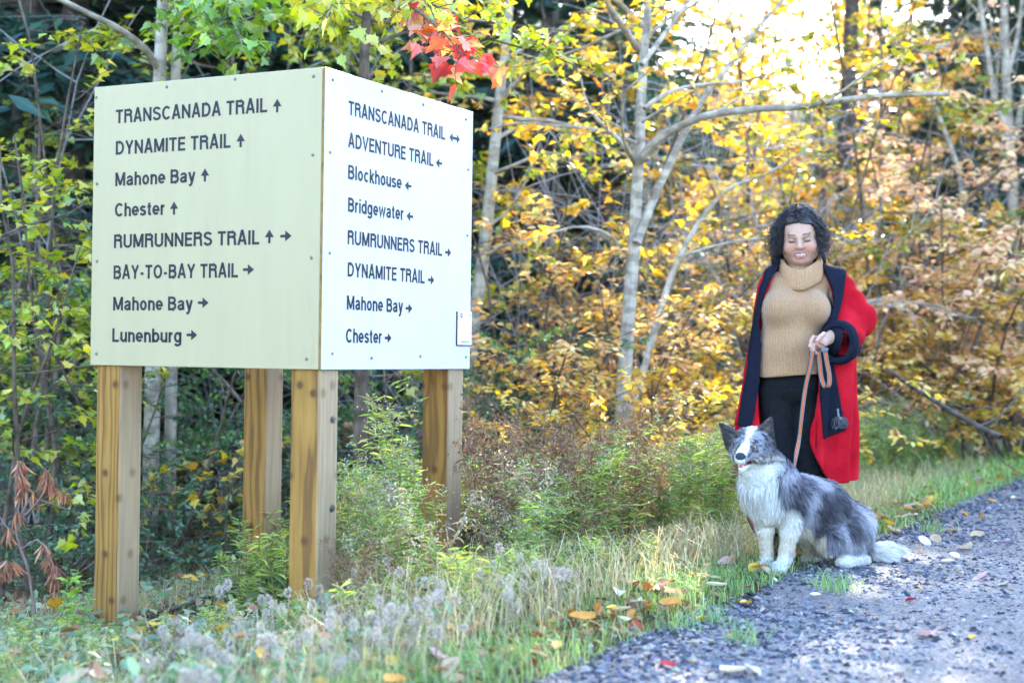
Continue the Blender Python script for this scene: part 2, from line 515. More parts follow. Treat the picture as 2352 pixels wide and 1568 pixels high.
def make_ground():
    xs = np.unique(np.concatenate([np.arange(-60, -8, 2.0), np.arange(-8, 12, 0.16), np.arange(12, 62, 2.0)]))
    ys = np.unique(np.concatenate([np.arange(-20, 2, 1.5), np.arange(2, 16, 0.16), np.arange(16, 82, 2.0)]))
    X, Y = np.meshgrid(xs, ys)
    Z = ground_z(X, Y) - 0.012 * ((edge_s(X, Y) < 0.12) & (edge_s(X, Y) > -3.7))
    V = np.stack([X, Y, Z], -1).reshape(-1, 3)
    nx, ny = len(xs), len(ys)
    i = (np.arange(ny - 1)[:, None] * nx + np.arange(nx - 1)[None]).ravel()
    o = obj('ground', V, np.stack([i, i + 1, i + nx + 1, i + nx], -1), ground_material(), smooth=True)
    tag(o, 'leafy brown woodland ground and grassy verge below the trees', kind='structure')
    # the gravel trail: an uneven-edged sheet just above the ground
    rng = np.random.default_rng(5)
    ts = np.arange(-12, 60, 0.12)
    ss = np.array([1, .93, .8, .6, .45, .3, .15, .05, 0.0])
    left = 0.04 + 0.07 * np.sin(ts * 1.7) + 0.05 * np.sin(ts * 4.1 + 1) + 0.035 * rng.normal(size=len(ts))
    S = left[:, None] * (1 - ss[None]) + (-3.55) * ss[None]
    Tt = np.repeat(ts[:, None], len(ss), 1)
    X, Y = from_st(S, Tt)
    edge = np.minimum(1, np.minimum(1 - ss, ss) * 20)
    Z = ground_z(X, Y) + 0.006 + 0.008 * np.sin(np.pi * ss)[None] - 0.012 * (1 - edge)[None]
    n, k = len(ts), len(ss)
    i = (np.arange(n - 1)[:, None] * k + np.arange(k - 1)[None]).ravel()
    o = obj('path', np.stack([X, Y, Z], -1).reshape(-1, 3), np.stack([i, i + k, i + k + 1, i + 1], -1), gravel_material(), smooth=True)
    tag(o, 'grey gravel trail with dark stones and pale sand', kind='structure')
    # loose stones
    N = 210000
    s = -3.0 * rng.random(N) ** 1.0 + 0.25 * rng.normal(size=N) * (rng.random(N) < 0.2)
    t = -4.5 + 15 * rng.random(N) ** 1.5
    x, y = from_st(s, t)
    u, v, d = proj(np.stack([x, y, ground_z(x, y)], -1))
    cl = np.sin(x * 3.1 + 1.2 * np.sin(y * 2.3)) + np.sin(y * 3.7 + x) + 0.9 * rng.normal(size=N)
    ok = (d > 2.5) & (u > -60) & (u < 3300) & (v < 1640) & (s < 0.3) & (cl > -.9)
    x, y = x[ok], y[ok]; N = len(x)
    size = 0.0034 + 0.0115 * rng.random(N) ** 3.0
    ico = np.array([[1, 0, 0], [-1, 0, 0], [0, 1, 0], [0, -1, 0], [0, 0, 1], [0, 0, -1]], float)
    fc = np.array([[0, 2, 4], [2, 1, 4], [1, 3, 4], [3, 0, 4], [2, 0, 5], [1, 2, 5], [3, 1, 5], [0, 3, 5]])
    a = rng.random(N) * 6.28
    sc = size[:, None, None] * (0.6 + 0.8 * rng.random((N, 6, 1))) * np.array([1.25, 0.95, 0.6])
    P = ico[None] * sc + size[:, None, None] * 0.25 * rng.normal(size=(N, 6, 3))
    ca, sa = np.cos(a)[:, None], np.sin(a)[:, None]
    Px = P[..., 0] * ca - P[..., 1] * sa; Py = P[..., 0] * sa + P[..., 1] * ca
    V = np.stack([Px + x[:, None], Py + y[:, None], P[..., 2] + (ground_z(x, y) + 0.007 + size * 0.2)[:, None]], -1)
    F = (fc[None] + (np.arange(N) * 6)[:, None, None]).reshape(-1, 3)
    c = pick(rng, [((.03, .034, .05), 3.2), ((.07, .075, .10), 5), ((.14, .145, .17), 4), ((.30, .28, .26), 2.0), ((.28, .21, .14), .6)], N)
    o = obj('gravel', V.reshape(-1, 3), F, vcol_mat('stone', 0.85, 0.3), col=np.repeat(c, 6, axis=0))
    tag(o, 'loose dark and pale stones strewn over the trail', 'gravel', kind='stuff')

make_ground()

# ------------------------------------------------------------------ the trail sign
def wood_material():
    m, nt, b = new_mat('timber')
    co = coords(nt, (1, 1, 0.11))
    big = noise(nt, coords(nt, (1, 1, 0.35)), 6, 3, 0.5)
    w = nt.nodes.new('ShaderNodeTexWave'); w.wave_type = 'RINGS'; w.rings_direction = 'Z'
    w.inputs['Scale'].default_value = 11; w.inputs['Distortion'].default_value = 9; w.inputs['Detail'].default_value = 2
    w.inputs['Detail Scale'].default_value = 1.2
    nt.links.new(co, w.inputs['Vector'])
    fine = noise(nt, coords(nt, (1, 1, 0.02)), 160, 4, 0.6)
    r = ramp(nt, [(0.0, (0.37, 0.19, 0.042)), (0.75, (0.31, 0.15, 0.033)), (0.97, (0.20, 0.095, 0.028))], w.outputs['Color'])
    rf = ramp(nt, [(0.3, (0.82, 0.8, 0.78)), (0.65, (1.08, 1.08, 1.08))], fine)
    c = mix(nt, 0.85, r.outputs[0], rf.outputs[0], 'MULTIPLY')
    rb = ramp(nt, [(0.3, (0.82, 0.8, 0.75)), (0.7, (1.1, 1.1, 1.1))], big)
    c = mix(nt, 0.8, c, rb.outputs[0], 'MULTIPLY')
    # paler, greyer grain on the sides turned to the open trail
    geo = nt.nodes.new('ShaderNodeNewGeometry')
    dp = nd(nt, 'ShaderNodeVectorMath', operation='DOT_PRODUCT'); dp.inputs[1].default_value = (-N_DIR[0], -N_DIR[1], 0)
    nt.links.new(geo.outputs['Normal'], dp.inputs[0])
    k = ramp(nt, [(0.35, (0, 0, 0)), (0.9, (0.58, 0.58, 0.58))], dp.outputs['Value'])
    gr = ramp(nt, [(0.3, (0.38, 0.28, 0.175)), (0.7, (0.53, 0.42, 0.30))], fine)
    c = mix(nt, k.outputs[0], c, gr.outputs[0])
    tc = nt.nodes.new('ShaderNodeTexCoord')
    dd = nd(nt, 'ShaderNodeVectorMath', operation='DOT_PRODUCT'); dd.inputs[1].default_value = (N_DIR[0] + T_DIR[0], N_DIR[1] + T_DIR[1], 0)
    nt.links.new(tc.outputs['Object'], dd.inputs[0])
    sx = nt.nodes.new('ShaderNodeSeparateXYZ'); nt.links.new(tc.outputs['Object'], sx.inputs[0])
    cx = nt.nodes.new('ShaderNodeCombineXYZ'); nt.links.new(dd.outputs['Value'], cx.inputs[0]); nt.links.new(sx.outputs[2], cx.inputs[1])
    vo = nt.nodes.new('ShaderNodeTexVoronoi'); vo.voronoi_dimensions = '2D'; vo.inputs['Scale'].default_value = 5.2
    nt.links.new(cx.outputs[0], vo.inputs['Vector'])
    halo = ramp(nt, [(0.06, (0.65, 0.6, 0.55)), (0.15, (1, 1, 1))], vo.outputs['Distance'])
    c = mix(nt, 0.8, c, halo.outputs[0], 'MULTIPLY')
    kn = ramp(nt, [(0.05, (1, 1, 1)), (0.075, (0.5, 0.5, 0.5)), (0.085, (0, 0, 0))], vo.outputs['Distance'])
    ik = nd(nt, 'ShaderNodeMath', operation='MULTIPLY_ADD'); nt.links.new(k.outputs[0], ik.inputs[0]); ik.inputs[1].default_value = -1.5; ik.inputs[2].default_value = 1.0; ik.use_clamp = True
    km = nd(nt, 'ShaderNodeMath', operation='MULTIPLY'); nt.links.new(ik.outputs[0], km.inputs[0]); nt.links.new(kn.outputs[0], km.inputs[1])
    c = mix(nt, km.outputs[0], c, (0.12, 0.055, 0.02))
    nt.links.new(c, b.inputs['Base Color'])
    b.inputs['Roughness'].default_value = 0.75; b.inputs['Specular IOR Level'].default_value = 0.25
    bump(nt, b, fine, 0.25, 0.003)
    return m

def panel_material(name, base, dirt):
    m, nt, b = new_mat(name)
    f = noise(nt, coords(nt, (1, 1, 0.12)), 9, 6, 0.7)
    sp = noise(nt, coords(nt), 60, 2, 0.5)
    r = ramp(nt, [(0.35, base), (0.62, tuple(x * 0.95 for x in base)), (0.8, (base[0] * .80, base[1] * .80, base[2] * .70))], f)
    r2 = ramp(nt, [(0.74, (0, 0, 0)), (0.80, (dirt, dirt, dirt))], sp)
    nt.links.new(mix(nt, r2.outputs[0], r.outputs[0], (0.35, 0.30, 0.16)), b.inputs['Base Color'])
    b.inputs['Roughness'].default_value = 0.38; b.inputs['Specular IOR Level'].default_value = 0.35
    return m

M_INK = plain_mat('black_vinyl', (0.022, 0.02, 0.026), 0.5, 0.3, 0.1)
M_STEEL = plain_mat('screw_steel', (0.22, 0.2, 0.17), 0.45, 0.5, 0.3, 90, 0.1, 0.001, 0.8)

def make_sign():
    C = 0.5 * (un(739.5, 849, 6.13) + un(742.5, 153, 6.13))
    zb = un(740, 849, 6.13)[2]; zt = un(742, 153, 6.13)[2]
    dL = np.array([N_DIR[0], N_DIR[1], 0]); dR = np.array([T_DIR[0], T_DIR[1], 0])
    # left panel runs from the corner along dL, its outward normal is -dR; right panel along dR, normal -dL
    W, H = 1.22, zt - zb
    Cb = np.array([C[0], C[1], zb])
    rt = empty('trail_sign', (C[0] + 0.1, C[1] + 0.2, ground_z(C[0], C[1])), 'white box-shaped trail direction sign on four square wooden posts', 'sign')
    Z = np.array([0, 0, 1.0])
    wood = wood_material()
    P6 = 0.07
    cz = Cb + 0.0
    inset = 0.014 + P6
    post_xy = {'post': []}
    for a, bb in ((inset, inset), (W - inset - 0.012, inset), (inset, W - inset), (W - inset - 0.012, W - inset)):
        p = Cb + a * dL + bb * dR
        zg = float(ground_z(p[0], p[1])) - 0.25
        top = zb + H - 0.03
        V, F = box(np.array([p[0], p[1], (zg + top) / 2]), P6, P6, (top - zg) / 2, np.stack([dL, dR, Z]), 0.006)
        obj('post', V, F, wood, rt)
    # rails tying the post tops, hidden behind the panels
    for zz in (zb + 0.12, zt - 0.14):
        for c, ax in ((Cb + (W / 2) * dL + 0.20 * dR, 0), (Cb + (W / 2) * dL + (W - 0.16) * dR, 0)):
            V, F = box(np.array([c[0], c[1], zz]), 0.40, 0.019, 0.045, np.stack([dL, dR, Z]))
            obj('rail', V, F, wood, rt)
    panels = {}
    th = 0.006
    gap = 0.012
    for nm, d, nrm, xd, lab, basec in (('panel', dL, -dR, -dL, 'white panel toned cream for shade and warm bounce, facing the camera with eight lines of place names', (0.455, 0.365, 0.20)),  # white tinted cream: shade and warm bounce mixed into the base colour
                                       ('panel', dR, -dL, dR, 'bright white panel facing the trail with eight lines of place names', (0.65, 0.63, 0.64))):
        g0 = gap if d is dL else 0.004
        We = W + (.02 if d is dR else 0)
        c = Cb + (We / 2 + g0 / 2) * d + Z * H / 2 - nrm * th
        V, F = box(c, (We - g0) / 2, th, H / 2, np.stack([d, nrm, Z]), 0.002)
        o = obj(nm, V, F, panel_material('shade_toned_panel' if d is dL else 'white_panel', basec, 0.5), rt)
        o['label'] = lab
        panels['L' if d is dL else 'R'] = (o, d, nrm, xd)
    # ochre timber strip showing in the corner gap
    V, F = box(Cb + 0.006 * dL + Z * (H / 2) + 0.008 * dR, 0.005, 0.007, H / 2 - 0.002, np.stack([dL, dR, Z]))
    obj('corner_strip', V, F, plain_mat('ochre_edge', (0.26, 0.15, 0.04), 0.7, 0.2, 0.3, 20), rt)

    def hit(side, u, v):
        o, d, nrm, xd = panels[side]
        ray = FW + (u - CX) / F_PX * RT + (CY - v) / F_PX * UP
        q = CAM + ray * (((Cb - CAM) @ nrm) / (ray @ nrm))
        return q
    ch, cb = cap_height()
    def put_text(side, s, u0, v0, u1, v1, h=0.0595):
        o, d, nrm, xd = panels[side]
        p0, p1 = hit(side, u0, v0), hit(side, u1, v1)
        V, F = text_geo(s)
        x0, x1 = V[:, 0].min(), V[:, 0].max()
        wd = (p1 - p0) @ xd
        X = (V[:, 0] - x0) / (x1 - x0) * wd; Yv = (V[:, 1] - cb) / ch * h
        q = p0 + X[:, None] * xd + Yv[:, None] * Z + nrm * 0.0012
        q[:, 2] += 0
        obj('lettering', q, F, M_INK, o)
    def put_arrow(side, u, v, kind, h=0.052):
        o, d, nrm, xd = panels[side]
        p = hit(side, u, v)
        if kind == 'lr':
            A = np.array([[-.75, 0], [-.32, .36], [-.32, .1], [.32, .1], [.32, .36], [.75, 0], [.32, -.36], [.32, -.1], [-.32, -.1], [-.32, -.36]])
            F = [np.array([[0, 9, 1], [4, 6, 5]]), np.array([[2, 8, 7, 3]])]
        else:
            A = np.array([[-.5, .1], [.0, .1], [-.06, .40], [.5, 0], [-.06, -.40], [.0, -.1], [-.5, -.1]])
            F = [np.array([[2, 4, 3]]), np.array([[0, 6, 5, 1]])]
            if kind == 'u': A = np.stack([-A[:, 1], A[:, 0]], -1)
            if kind == 'l': A = A * [-1, 1]; F = [f[:, ::-1] for f in F]
        q = p + A[:, :1] * h * xd + A[:, 1:] * h * Z + nrm * 0.0012
        obj('arrow', q, F, M_INK, o)
    L = [('TRANSCANADA TRAIL', 266, 284, 614, 258, [(637, 243, 'u')]), ('DYNAMITE TRAIL', 266, 356, 530, 342, [(553, 323, 'u')]),
         ('Mahone Bay', 265, 428, 449, 419, [(471, 402, 'u')]), ('Chester', 264, 498, 378, 494, [(400, 478, 'u')]),
         ('RUMRUNNERS TRAIL', 262, 570, 596, 559, [(619, 543, 'u'), (657, 542, 'r')]), ('BAY-TO-BAY TRAIL', 261, 641, 547, 635, [(571, 619, 'r')]),
         ('Mahone Bay', 260, 713, 443, 711, [(467, 695, 'r')]), ('Lunenburg', 258, 785, 417, 785, [(441, 769, 'r')])]
    R = [('TRANSCANADA TRAIL', 800, 264, 1022, 326, [(1044, 318, 'lr')]), ('ADVENTURE TRAIL', 799, 338, 995, 386, [(1008, 375, 'l')]),
         ('Blockhouse', 799, 411, 922, 438, [(937, 427, 'l')]), ('Bridgewater', 799, 486, 926, 508, [(941, 497, 'l')]),
         ('RUMRUNNERS TRAIL', 798, 561, 1015, 592, [(1029, 580, 'r')]), ('DYNAMITE TRAIL', 798, 635, 975, 656, [(990, 643, 'r')]),
         ('Mahone Bay', 796, 711, 925, 724, [(939, 708, 'r')]), ('Chester', 794, 787, 876, 791, [(891, 776, 'r')])]
    for side, rows in (('L', L), ('R', R)):
        for s, u0, v0, u1, v1, ars in rows:
            put_text(side, s, u0, v0, u1, v1)
            for (u, v, k) in ars: put_arrow(side, u, v, k, 0.064 if k == 'lr' else 0.056)
    # screws
    scr = {'L': [(221, 224), (383, 200), (540, 182), (720, 176), (718, 356), (223, 422), (223, 600), (715, 592), (222, 812), (704, 824)],
           'R': [(764, 184), (877, 210), (972, 241), (1070, 275), (758, 350), (1075, 390), (757, 581), (1073, 541), (763, 812), (853, 822), (965, 818), (1070, 820)]}
    for side, lst in scr.items():
        o, d, nrm, xd = panels[side]
        for (u, v) in lst:
            p = hit(side, u, v)
            a = np.arange(8) / 8 * 6.283
            ring = lambda r, h: p + (np.cos(a)[:, None] * xd + np.sin(a)[:, None] * Z) * r + nrm * h
            V = np.vstack([ring(0.0075, 0.0005), ring(0.0055, 0.004), ring(0.0022, 0.0045), [p + nrm * 0.0035]])
            i = np.arange(8); j = (i + 1) % 8
            F = [np.concatenate([np.stack([i, j, j + 8, i + 8], -1), np.stack([i + 8, j + 8, j + 16, i + 16], -1)]), np.stack([i + 16, j + 16, np.full(8, 24)], -1)]
            obj('screw', V, F, M_STEEL, o)
    # small plaque by the right edge (its code is left out)
    o, d, nrm, xd = panels['R']
    p = hit('R', 1064, 754); q0 = hit('R', 1048.5, 754); q1 = hit('R', 1079.5, 756)
    hw = abs((q1 - q0) @ xd) / 2; hh = abs((hit('R', 1066, 716) - hit('R', 1066, 792))[2]) / 2
    V, F = box(p + nrm * 0.005, hw, 0.004, hh, np.stack([xd, nrm, Z]), 0.001)
    pq = obj('plaque', V, F, plain_mat('plaque_white', (0.8, 0.79, 0.78), 0.4, 0.4, 0.03), rt)
    V, F = box(p - xd * (hw + 0.002) + nrm * 0.003, 0.002, 0.003, hh, np.stack([xd, nrm, Z]))
    V2, F2 = box(p - Z * (hh + 0.002) + nrm * 0.003, hw, 0.003, 0.002, np.stack([xd, nrm, Z]))
    Vj, Fj, _ = join_geo([(V, F, None), (V2, F2, None)])
    obj('plaque_backing', Vj, Fj, M_INK, rt)
    def pt(a, b, h=0.0098): return p + xd * (a * hw) + Z * (b * hh) + nrm * h
    def disc(a, b, rx, rz, h, mat, name, sx=20):
        an = np.arange(sx) / sx * 6.283
        V = pt(a, b, h) + np.cos(an)[:, None] * rx * xd + np.sin(an)[:, None] * rz * Z
        obj(name, V, np.arange(sx)[None], mat, pq)
    disc(-.55, .82, .009, .010, .0096, plain_mat('pale_blue', (.35, .45, .75), .5), 'emblem_pin')
    disc(-.55, .76, .0115, .0115, .0100, plain_mat('dark_blue', (.03, .03, .12), .5), 'emblem_ring')
    disc(-.55, .765, .0088, .0088, .0104, plain_mat('emblem_red', (.5, .06, .10), .5), 'emblem_face')
    disc(-.55, .77, .0065, .0035, .0108, plain_mat('emblem_white', (.8, .7, .72), .5), 'emblem_band')
    for s, a, b, wd, h, rot in (('12', .72, .80, .018, .012, True), ('Repurpose Post', 0.05, -.86, .075, .010, False)):
        V, F = text_geo(s)
        x = (V[:, 0] - V[:, 0].mean()); x = x / (x.max() - x.min()) * wd
        y = (V[:, 1] - cb) / ch * h
        if rot: x, y = y - h / 2, -x
        q = pt(a, b) + x[:, None] * xd + y[:, None] * Z
        obj('lettering', q, F, plain_mat('plaque_ink', (.12, .1, .18), .5), pq)
    # two hex bolts on the corner post's trail side
    pc = Cb + inset * dL + inset * dR - dL * (P6)
    for (u, v) in ((764, 963), (762, 1167)):
        ray = FW + (u - CX) / F_PX * RT + (CY - v) / F_PX * UP
        q = CAM + ray * (((pc - CAM) @ dL) / (ray @ dL))
        a = np.arange(6) / 6 * 6.283; b16 = np.arange(14) / 14 * 6.283
        parts = []
        for an, r, h0, h1 in ((b16, .016, 0.0005, .003), (a, .010, .003, .010)):
            n = len(an)
            V = np.vstack([q + (np.cos(an)[:, None] * dR + np.sin(an)[:, None] * Z) * r - dL * h for h in (h0, h1)])
            i = np.arange(n); j = (i + 1) % n
            parts.append((V, [np.stack([i, j, j + n, i + n], -1), (i + n)[None]], None))
        Vj, Fj, _ = join_geo(parts)
        obj('bolt', Vj, Fj, M_STEEL, rt)
    # the bolt sits on the post, flies and specks stay out
    return rt

make_sign()

# ------------------------------------------------------------------ trees and shrubs
def wander(rng, start, d, length, n, wig=0.12, up=0.0, droop=0.0):
    d = np.asarray(d, float); d = d / np.linalg.norm(d)
    P = [np.asarray(start, float)]; st = length / (n - 1)
    for i in range(n - 1):
        d = d + wig * rng.normal(size=3) + np.array([0, 0, up - droop * i / n])
        d /= np.linalg.norm(d); P.append(P[-1] + d * st)
    return np.array(P)

def sprays(rng, lines, per_m, leaf, flat=0.35, droop=0.25, start=0.1, cluster=1):
    "leaves set alternately along twigs: returns pos, dir, normal, size arrays"
    ps, ds, ns, sz = [], [], [], []
    for P in lines:
        seg = np.diff(P, axis=0); L = np.linalg.norm(seg, axis=1).sum()
        k = max(2, int(L * per_m))
        t = (start + (1 - start) * rng.random(k)) * (len(P) - 1.001); i = t.astype(int); f = (t - i)[:, None]
        p = P[i] * (1 - f) + P[i + 1] * f
        tg = seg[i] / (np.linalg.norm(seg[i], axis=1, keepdims=True) + 1e-9)
        side = np.cross(tg, [0, 0, 1.0]); side /= np.linalg.norm(side, axis=1, keepdims=True) + 1e-6
        sg = np.where(rng.random(k) < 0.5, -1, 1)[:, None]
        d = tg * (0.5 + 0.4 * rng.random((k, 1))) + side * sg + flat * rng.normal(size=(k, 3)) - np.array([0, 0, droop]) * (0.4 + rng.random((k, 1)))
        n = np.array([0, 0, 1.0]) + flat * 1.3 * rng.normal(size=(k, 3))
        s = leaf * (0.65 + 0.6 * rng.random(k))
        ps.append(p + 0.25 * leaf * rng.normal(size=(k, 3))); ds.append(d); ns.append(n); sz.append(s)
    return np.concatenate(ps), np.concatenate(ds), np.concatenate(ns), np.concatenate(sz)

def woody(name, label, cat, base, stems, limbs_spec, pal, leaf, kind, bark, seed, group=None, per_m=40, twig=(0.35, 0.8), ntw=5, flat=0.35,
          droop=0.25, mat=None, trunk_name='trunk', crown_name='crown', dens=None, tint=None, sub=True):
    """stems: list of (pts, radii); limbs_spec: list of (pts, radii) carrying twigs. Leaves only on twigs."""
    rng = np.random.default_rng(seed)
    root = empty(name, base, label, cat, group)
    lines = list(stems) + list(limbs_spec)
    twl = []
    for P, R in limbs_spec:
        L = np.linalg.norm(np.diff(P, axis=0), axis=1).sum()
        k = max(2, int(L * ntw))
        for q in range(k):
            t = (0.18 + 0.82 * (q + rng.random()) / k) * (len(P) - 1.001); i = int(t); f = t - i
            p = P[i] * (1 - f) + P[i + 1] * f; tg = P[i + 1] - P[i]; tg /= np.linalg.norm(tg) + 1e-9
            sd = np.cross(tg, [0, 0, 1.0]); sd /= np.linalg.norm(sd) + 1e-6
            d = tg * 0.7 + sd * (1 if q % 2 else -1) * (0.6 + 0.5 * rng.random()) + np.array([0, 0, 0.25 * rng.normal()])
            ln = twig[0] + (twig[1] - twig[0]) * rng.random()
            ln *= 1 - 0.45 * t / len(P)
            T = wander(rng, p, d, ln, 5, 0.16, 0.0, 0.10)
            if dens is not None and rng.random() > dens(T[2]): continue
            twl.append(T); lines.append((T, np.linspace(min(0.006, R[min(i, len(R) - 1)] * 0.7), 0.0015, 5)))
        lines and None
    if not twl: twl = [limbs_spec[0][0]]
    V, F = tubes(lines, 6)
    obj(trunk_name, V, F, bark, root, smooth=True)
    p, d, n, s = sprays(rng, twl + [P[len(P) // 2:] for P, _ in limbs_spec], per_m, leaf, flat, droop)
    c = pick(rng, pal, len(p))
    if tint is not None: c = tint(p, c, rng)
    # loose light and dark drifts of leaf colour through the crown
    V, F, C = leaves(p, d, n, s, c, kind)
    obj(crown_name, V, F, mat or M_LEAF, root, col=C)
    return root

def auto_limbs(rng, stem, R, n, t0, t1, length, elev, wig=0.1, up=0.02, droop=0.05, az=None, nseg=7):
    "limbs leaving a stem polyline between parameters t0 and t1"
    out = []
    for q in range(n):
        t = t0 + (t1 - t0) * (q + rng.random()) / n
        x = t * (len(stem) - 1.001); i = int(x); f = x - i
        p = stem[i] * (1 - f) + stem[i + 1] * f
        a = (q * 2.4 + rng.normal() * 0.4) if az is None else az[0] + (az[1] - az[0]) * rng.random()
        e = elev + 0.18 * rng.normal()
        d = [math.cos(a) * math.cos(e), math.sin(a) * math.cos(e), math.sin(e)]
        L = length * (1.0 - 0.55 * (t - t0) / max(t1 - t0, 1e-3)) * (0.75 + 0.5 * rng.random())
        r = R[min(i, len(R) - 1)] * 0.45
        out.append((wander(rng, p, d, L, nseg, wig, up, droop), np.linspace(r, max(0.003, r * 0.18), nseg)))
    return out

YEL = [((.80, .54, .10), 4), ((.76, .45, .09), 2.5), ((.84, .64, .18), 2), ((.52, .48, .08), 1), ((.66, .33, .08), .7)]
ORG = [((.86, .52, .19), 4), ((.90, .60, .28), 3), ((.84, .42, .17), 2), ((.86, .66, .24), 2), ((.60, .28, .11), .4)]
PINK = [((.90, .62, .38), 4), ((.90, .54, .33), 3), ((.90, .68, .36), 3), ((.76, .40, .24), 1)]
YGR = [((.50, .50, .05), 3), ((.36, .44, .05), 3), ((.64, .54, .07), 2.5), ((.22, .32, .05), 1.5)]
GRN = [((.09, .20, .05), 4), ((.15, .27, .06), 3), ((.24, .34, .06), 1.5), ((.07, .14, .05), 3)]
DGR = [((.055, .13, .07), 4), ((.08, .17, .07), 3), ((.12, .21, .08), 2), ((.14, .18, .05), .6)]
BGR = [((.20, .34, .03), 4), ((.28, .42, .04), 3), ((.40, .46, .05), 1.5), ((.12, .24, .03), 2)]
OLV = [((.34, .32, .04), 3), ((.24, .26, .04), 3), ((.50, .34, .06), 2), ((.40, .18, .06), 1.5), ((.16, .20, .05), 1)]

def px_line(pts, d0, d1=None, n=16):
    d1 = d0 if d1 is None else d1
    k = len(pts)
    return smooth_line([un(u, v, d0 + (d1 - d0) * i / max(k - 1, 1)) for i, (u, v) in enumerate(pts)], n)

def to_ground(P):
    "prolong a traced stem down to the ground"
    z = float(ground_z(P[0][0], P[0][1])) - 0.1
    if P[0][2] > z + 0.05:
        d = P[0] - P[2]; d = d / (abs(d[2]) + 1e-6); d[:2] *= 0.4; d[2] = -1
        m = int(max(2, (P[0][2] - z) / 0.4))
        ext = [P[0] + d * (P[0][2] - z) * (m - i) / m for i in range(m)]
        return np.vstack([ext, P])
    return P

def make_main_maple():
    rng = np.random.default_rng(11)
    D = 10.2
    st = to_ground(px_line([(1428, 965), (1436, 830), (1446, 690), (1456, 560), (1463, 430), (1470, 310), (1474, 200), (1482, 90), (1490, -20), (1500, -260), (1505, -560)], D, D + .3, 30))
    Rs = np.linspace(0.060, 0.022, len(st))
    s2 = px_line([(1462, 560), (1500, 460), (1560, 330), (1610, 235), (1680, 145), (1745, 60), (1800, 0), (1880, -90)], D, D + 1.2, 18)
    s3 = to_ground(px_line([(1442, 960), (1478, 850), (1520, 700), (1560, 590), (1620, 490), (1680, 430), (1760, 400), (1850, 345)], D + .35, D + 1.3, 20))
    big = px_line([(1466, 375), (1500, 330), (1560, 290), (1640, 262), (1740, 250), (1830, 247), (1900, 236), (2000, 222), (2090, 217), (2180, 215)], D - .05, D - 1.2, 20)
    others = [
        ([(1463, 110), (1430, 60), (1390, 0), (1360, -60)], .028, .014, 0, -.6),
        ([(1462, 380), (1430, 330), (1380, 285), (1345, 230), (1335, 180)], .020, .006, 0, -.3),
        ([(1462, 378), (1432, 320), (1420, 200), (1330, 130)], .014, .004, 0, -1.0),
        ([(1480, 250), (1530, 215), (1600, 195), (1690, 190), (1800, 160), (1900, 110)], .018, .006, 0, .6),
        ([(1475, 280), (1540, 240), (1600, 205)], .012, .004, 0, -.5),
        ([(1452, 600), (1400, 540), (1330, 520), (1250, 540), (1180, 560)], .012, .004, .2, -.4),
        ([(1558, 590), (1660, 560), (1780, 545), (1900, 560)], .012, .004, .3, .6),
        ([(1474, 150), (1540, 60), (1600, -30), (1650, -140)], .02, .008, 0, .8),
        ([(1476, 60), (1400, -10), (1300, -60), (1200, -100)], .02, .008, 0, -1),
        ([(1466, 330), (1380, 300), (1290, 290), (1200, 282), (1100, 300)], .016, .005, 0, .5),
        ([(1900, 236), (1960, 190), (2060, 120), (2160, 90)], .008, .003, -1, -1.2),
        ([(1640, 262), (1720, 215), (1800, 200), (1920, 150)], .008, .003, -.4, -.2),
    ]
    limbs = [(s2, np.linspace(.034, .012, len(s2))), (s3, np.linspace(.036, .008, len(s3))), (big, np.linspace(.030, .016, len(big)))]
    for pts, r0, r1, da, db in others:
        P = px_line(pts, D + da, D + db, 10); limbs.append((P, np.linspace(r0, r1, len(P))))
    up = auto_limbs(rng, st, Rs, 10, .72, 1.0, 2.2, .35)
    def dens(p):
        u, v, d = proj(p)
        if v < 120 and u < 1600: return 1.0
        if v < 330: return 0.75
        return 0.45
    def tint(p, c, rng):
        u, v, d = proj(p)
        k = np.clip((u - 1650) / 400, 0, 1)[:, None]
        o = pick(rng, OLV, len(p))
        return np.where(rng.random((len(p), 1)) < k * .8, o, c)
    woody('maple_tree', 'slender pale-barked maple with a long dark bare limb reaching out over the woman', 'tree', st[0], [(st, Rs)], limbs + up,
          YEL, .062, 'maple', M_BARK_GREY, 12, per_m=26, ntw=4.5, twig=(.3, .75), dens=dens, tint=tint)

def make_second_maple():
    rng = np.random.default_rng(21)
    D = 11.6
    st = to_ground(px_line([(1085, 760), (1100, 660), (1114, 560), (1128, 420), (1140, 300), (1150, 200), (1162, 100), (1172, -20), (1180, -300)], D, D, 24))
    R = np.linspace(.066, .03, len(st))
    tr = [([(1130, 400), (1180, 380), (1260, 350), (1330, 370)], 0, -.6), ([(1118, 520), (1170, 480), (1215, 400), (1240, 330)], 0, .3),
          ([(1150, 230), (1220, 150), (1290, 90), (1360, 20)], 0, -.7), ([(1110, 590), (1180, 560), (1260, 600)], 0, -.4),
          ([(1150, 200), (1080, 120), (1010, 60), (930, 20)], 0, -.6), ([(1140, 320), (1200, 290), (1300, 300), (1400, 340)], 0, .4)]
    limbs = []
    for pts, a, b in tr:
        P = px_line(pts, D + a, D + b, 9); limbs.append((P, np.linspace(.018, .005, len(P))))
    limbs += auto_limbs(rng, st, R, 8, .55, 1.0, 1.8, .35)
    woody('maple_tree', 'grey maple trunk standing close behind the right edge of the sign', 'tree', st[0], [(st, R)], limbs,
          YGR + YEL[:2], .066, 'maple', M_BARK_GREY, 22, per_m=24, ntw=4, twig=(.3, .7))

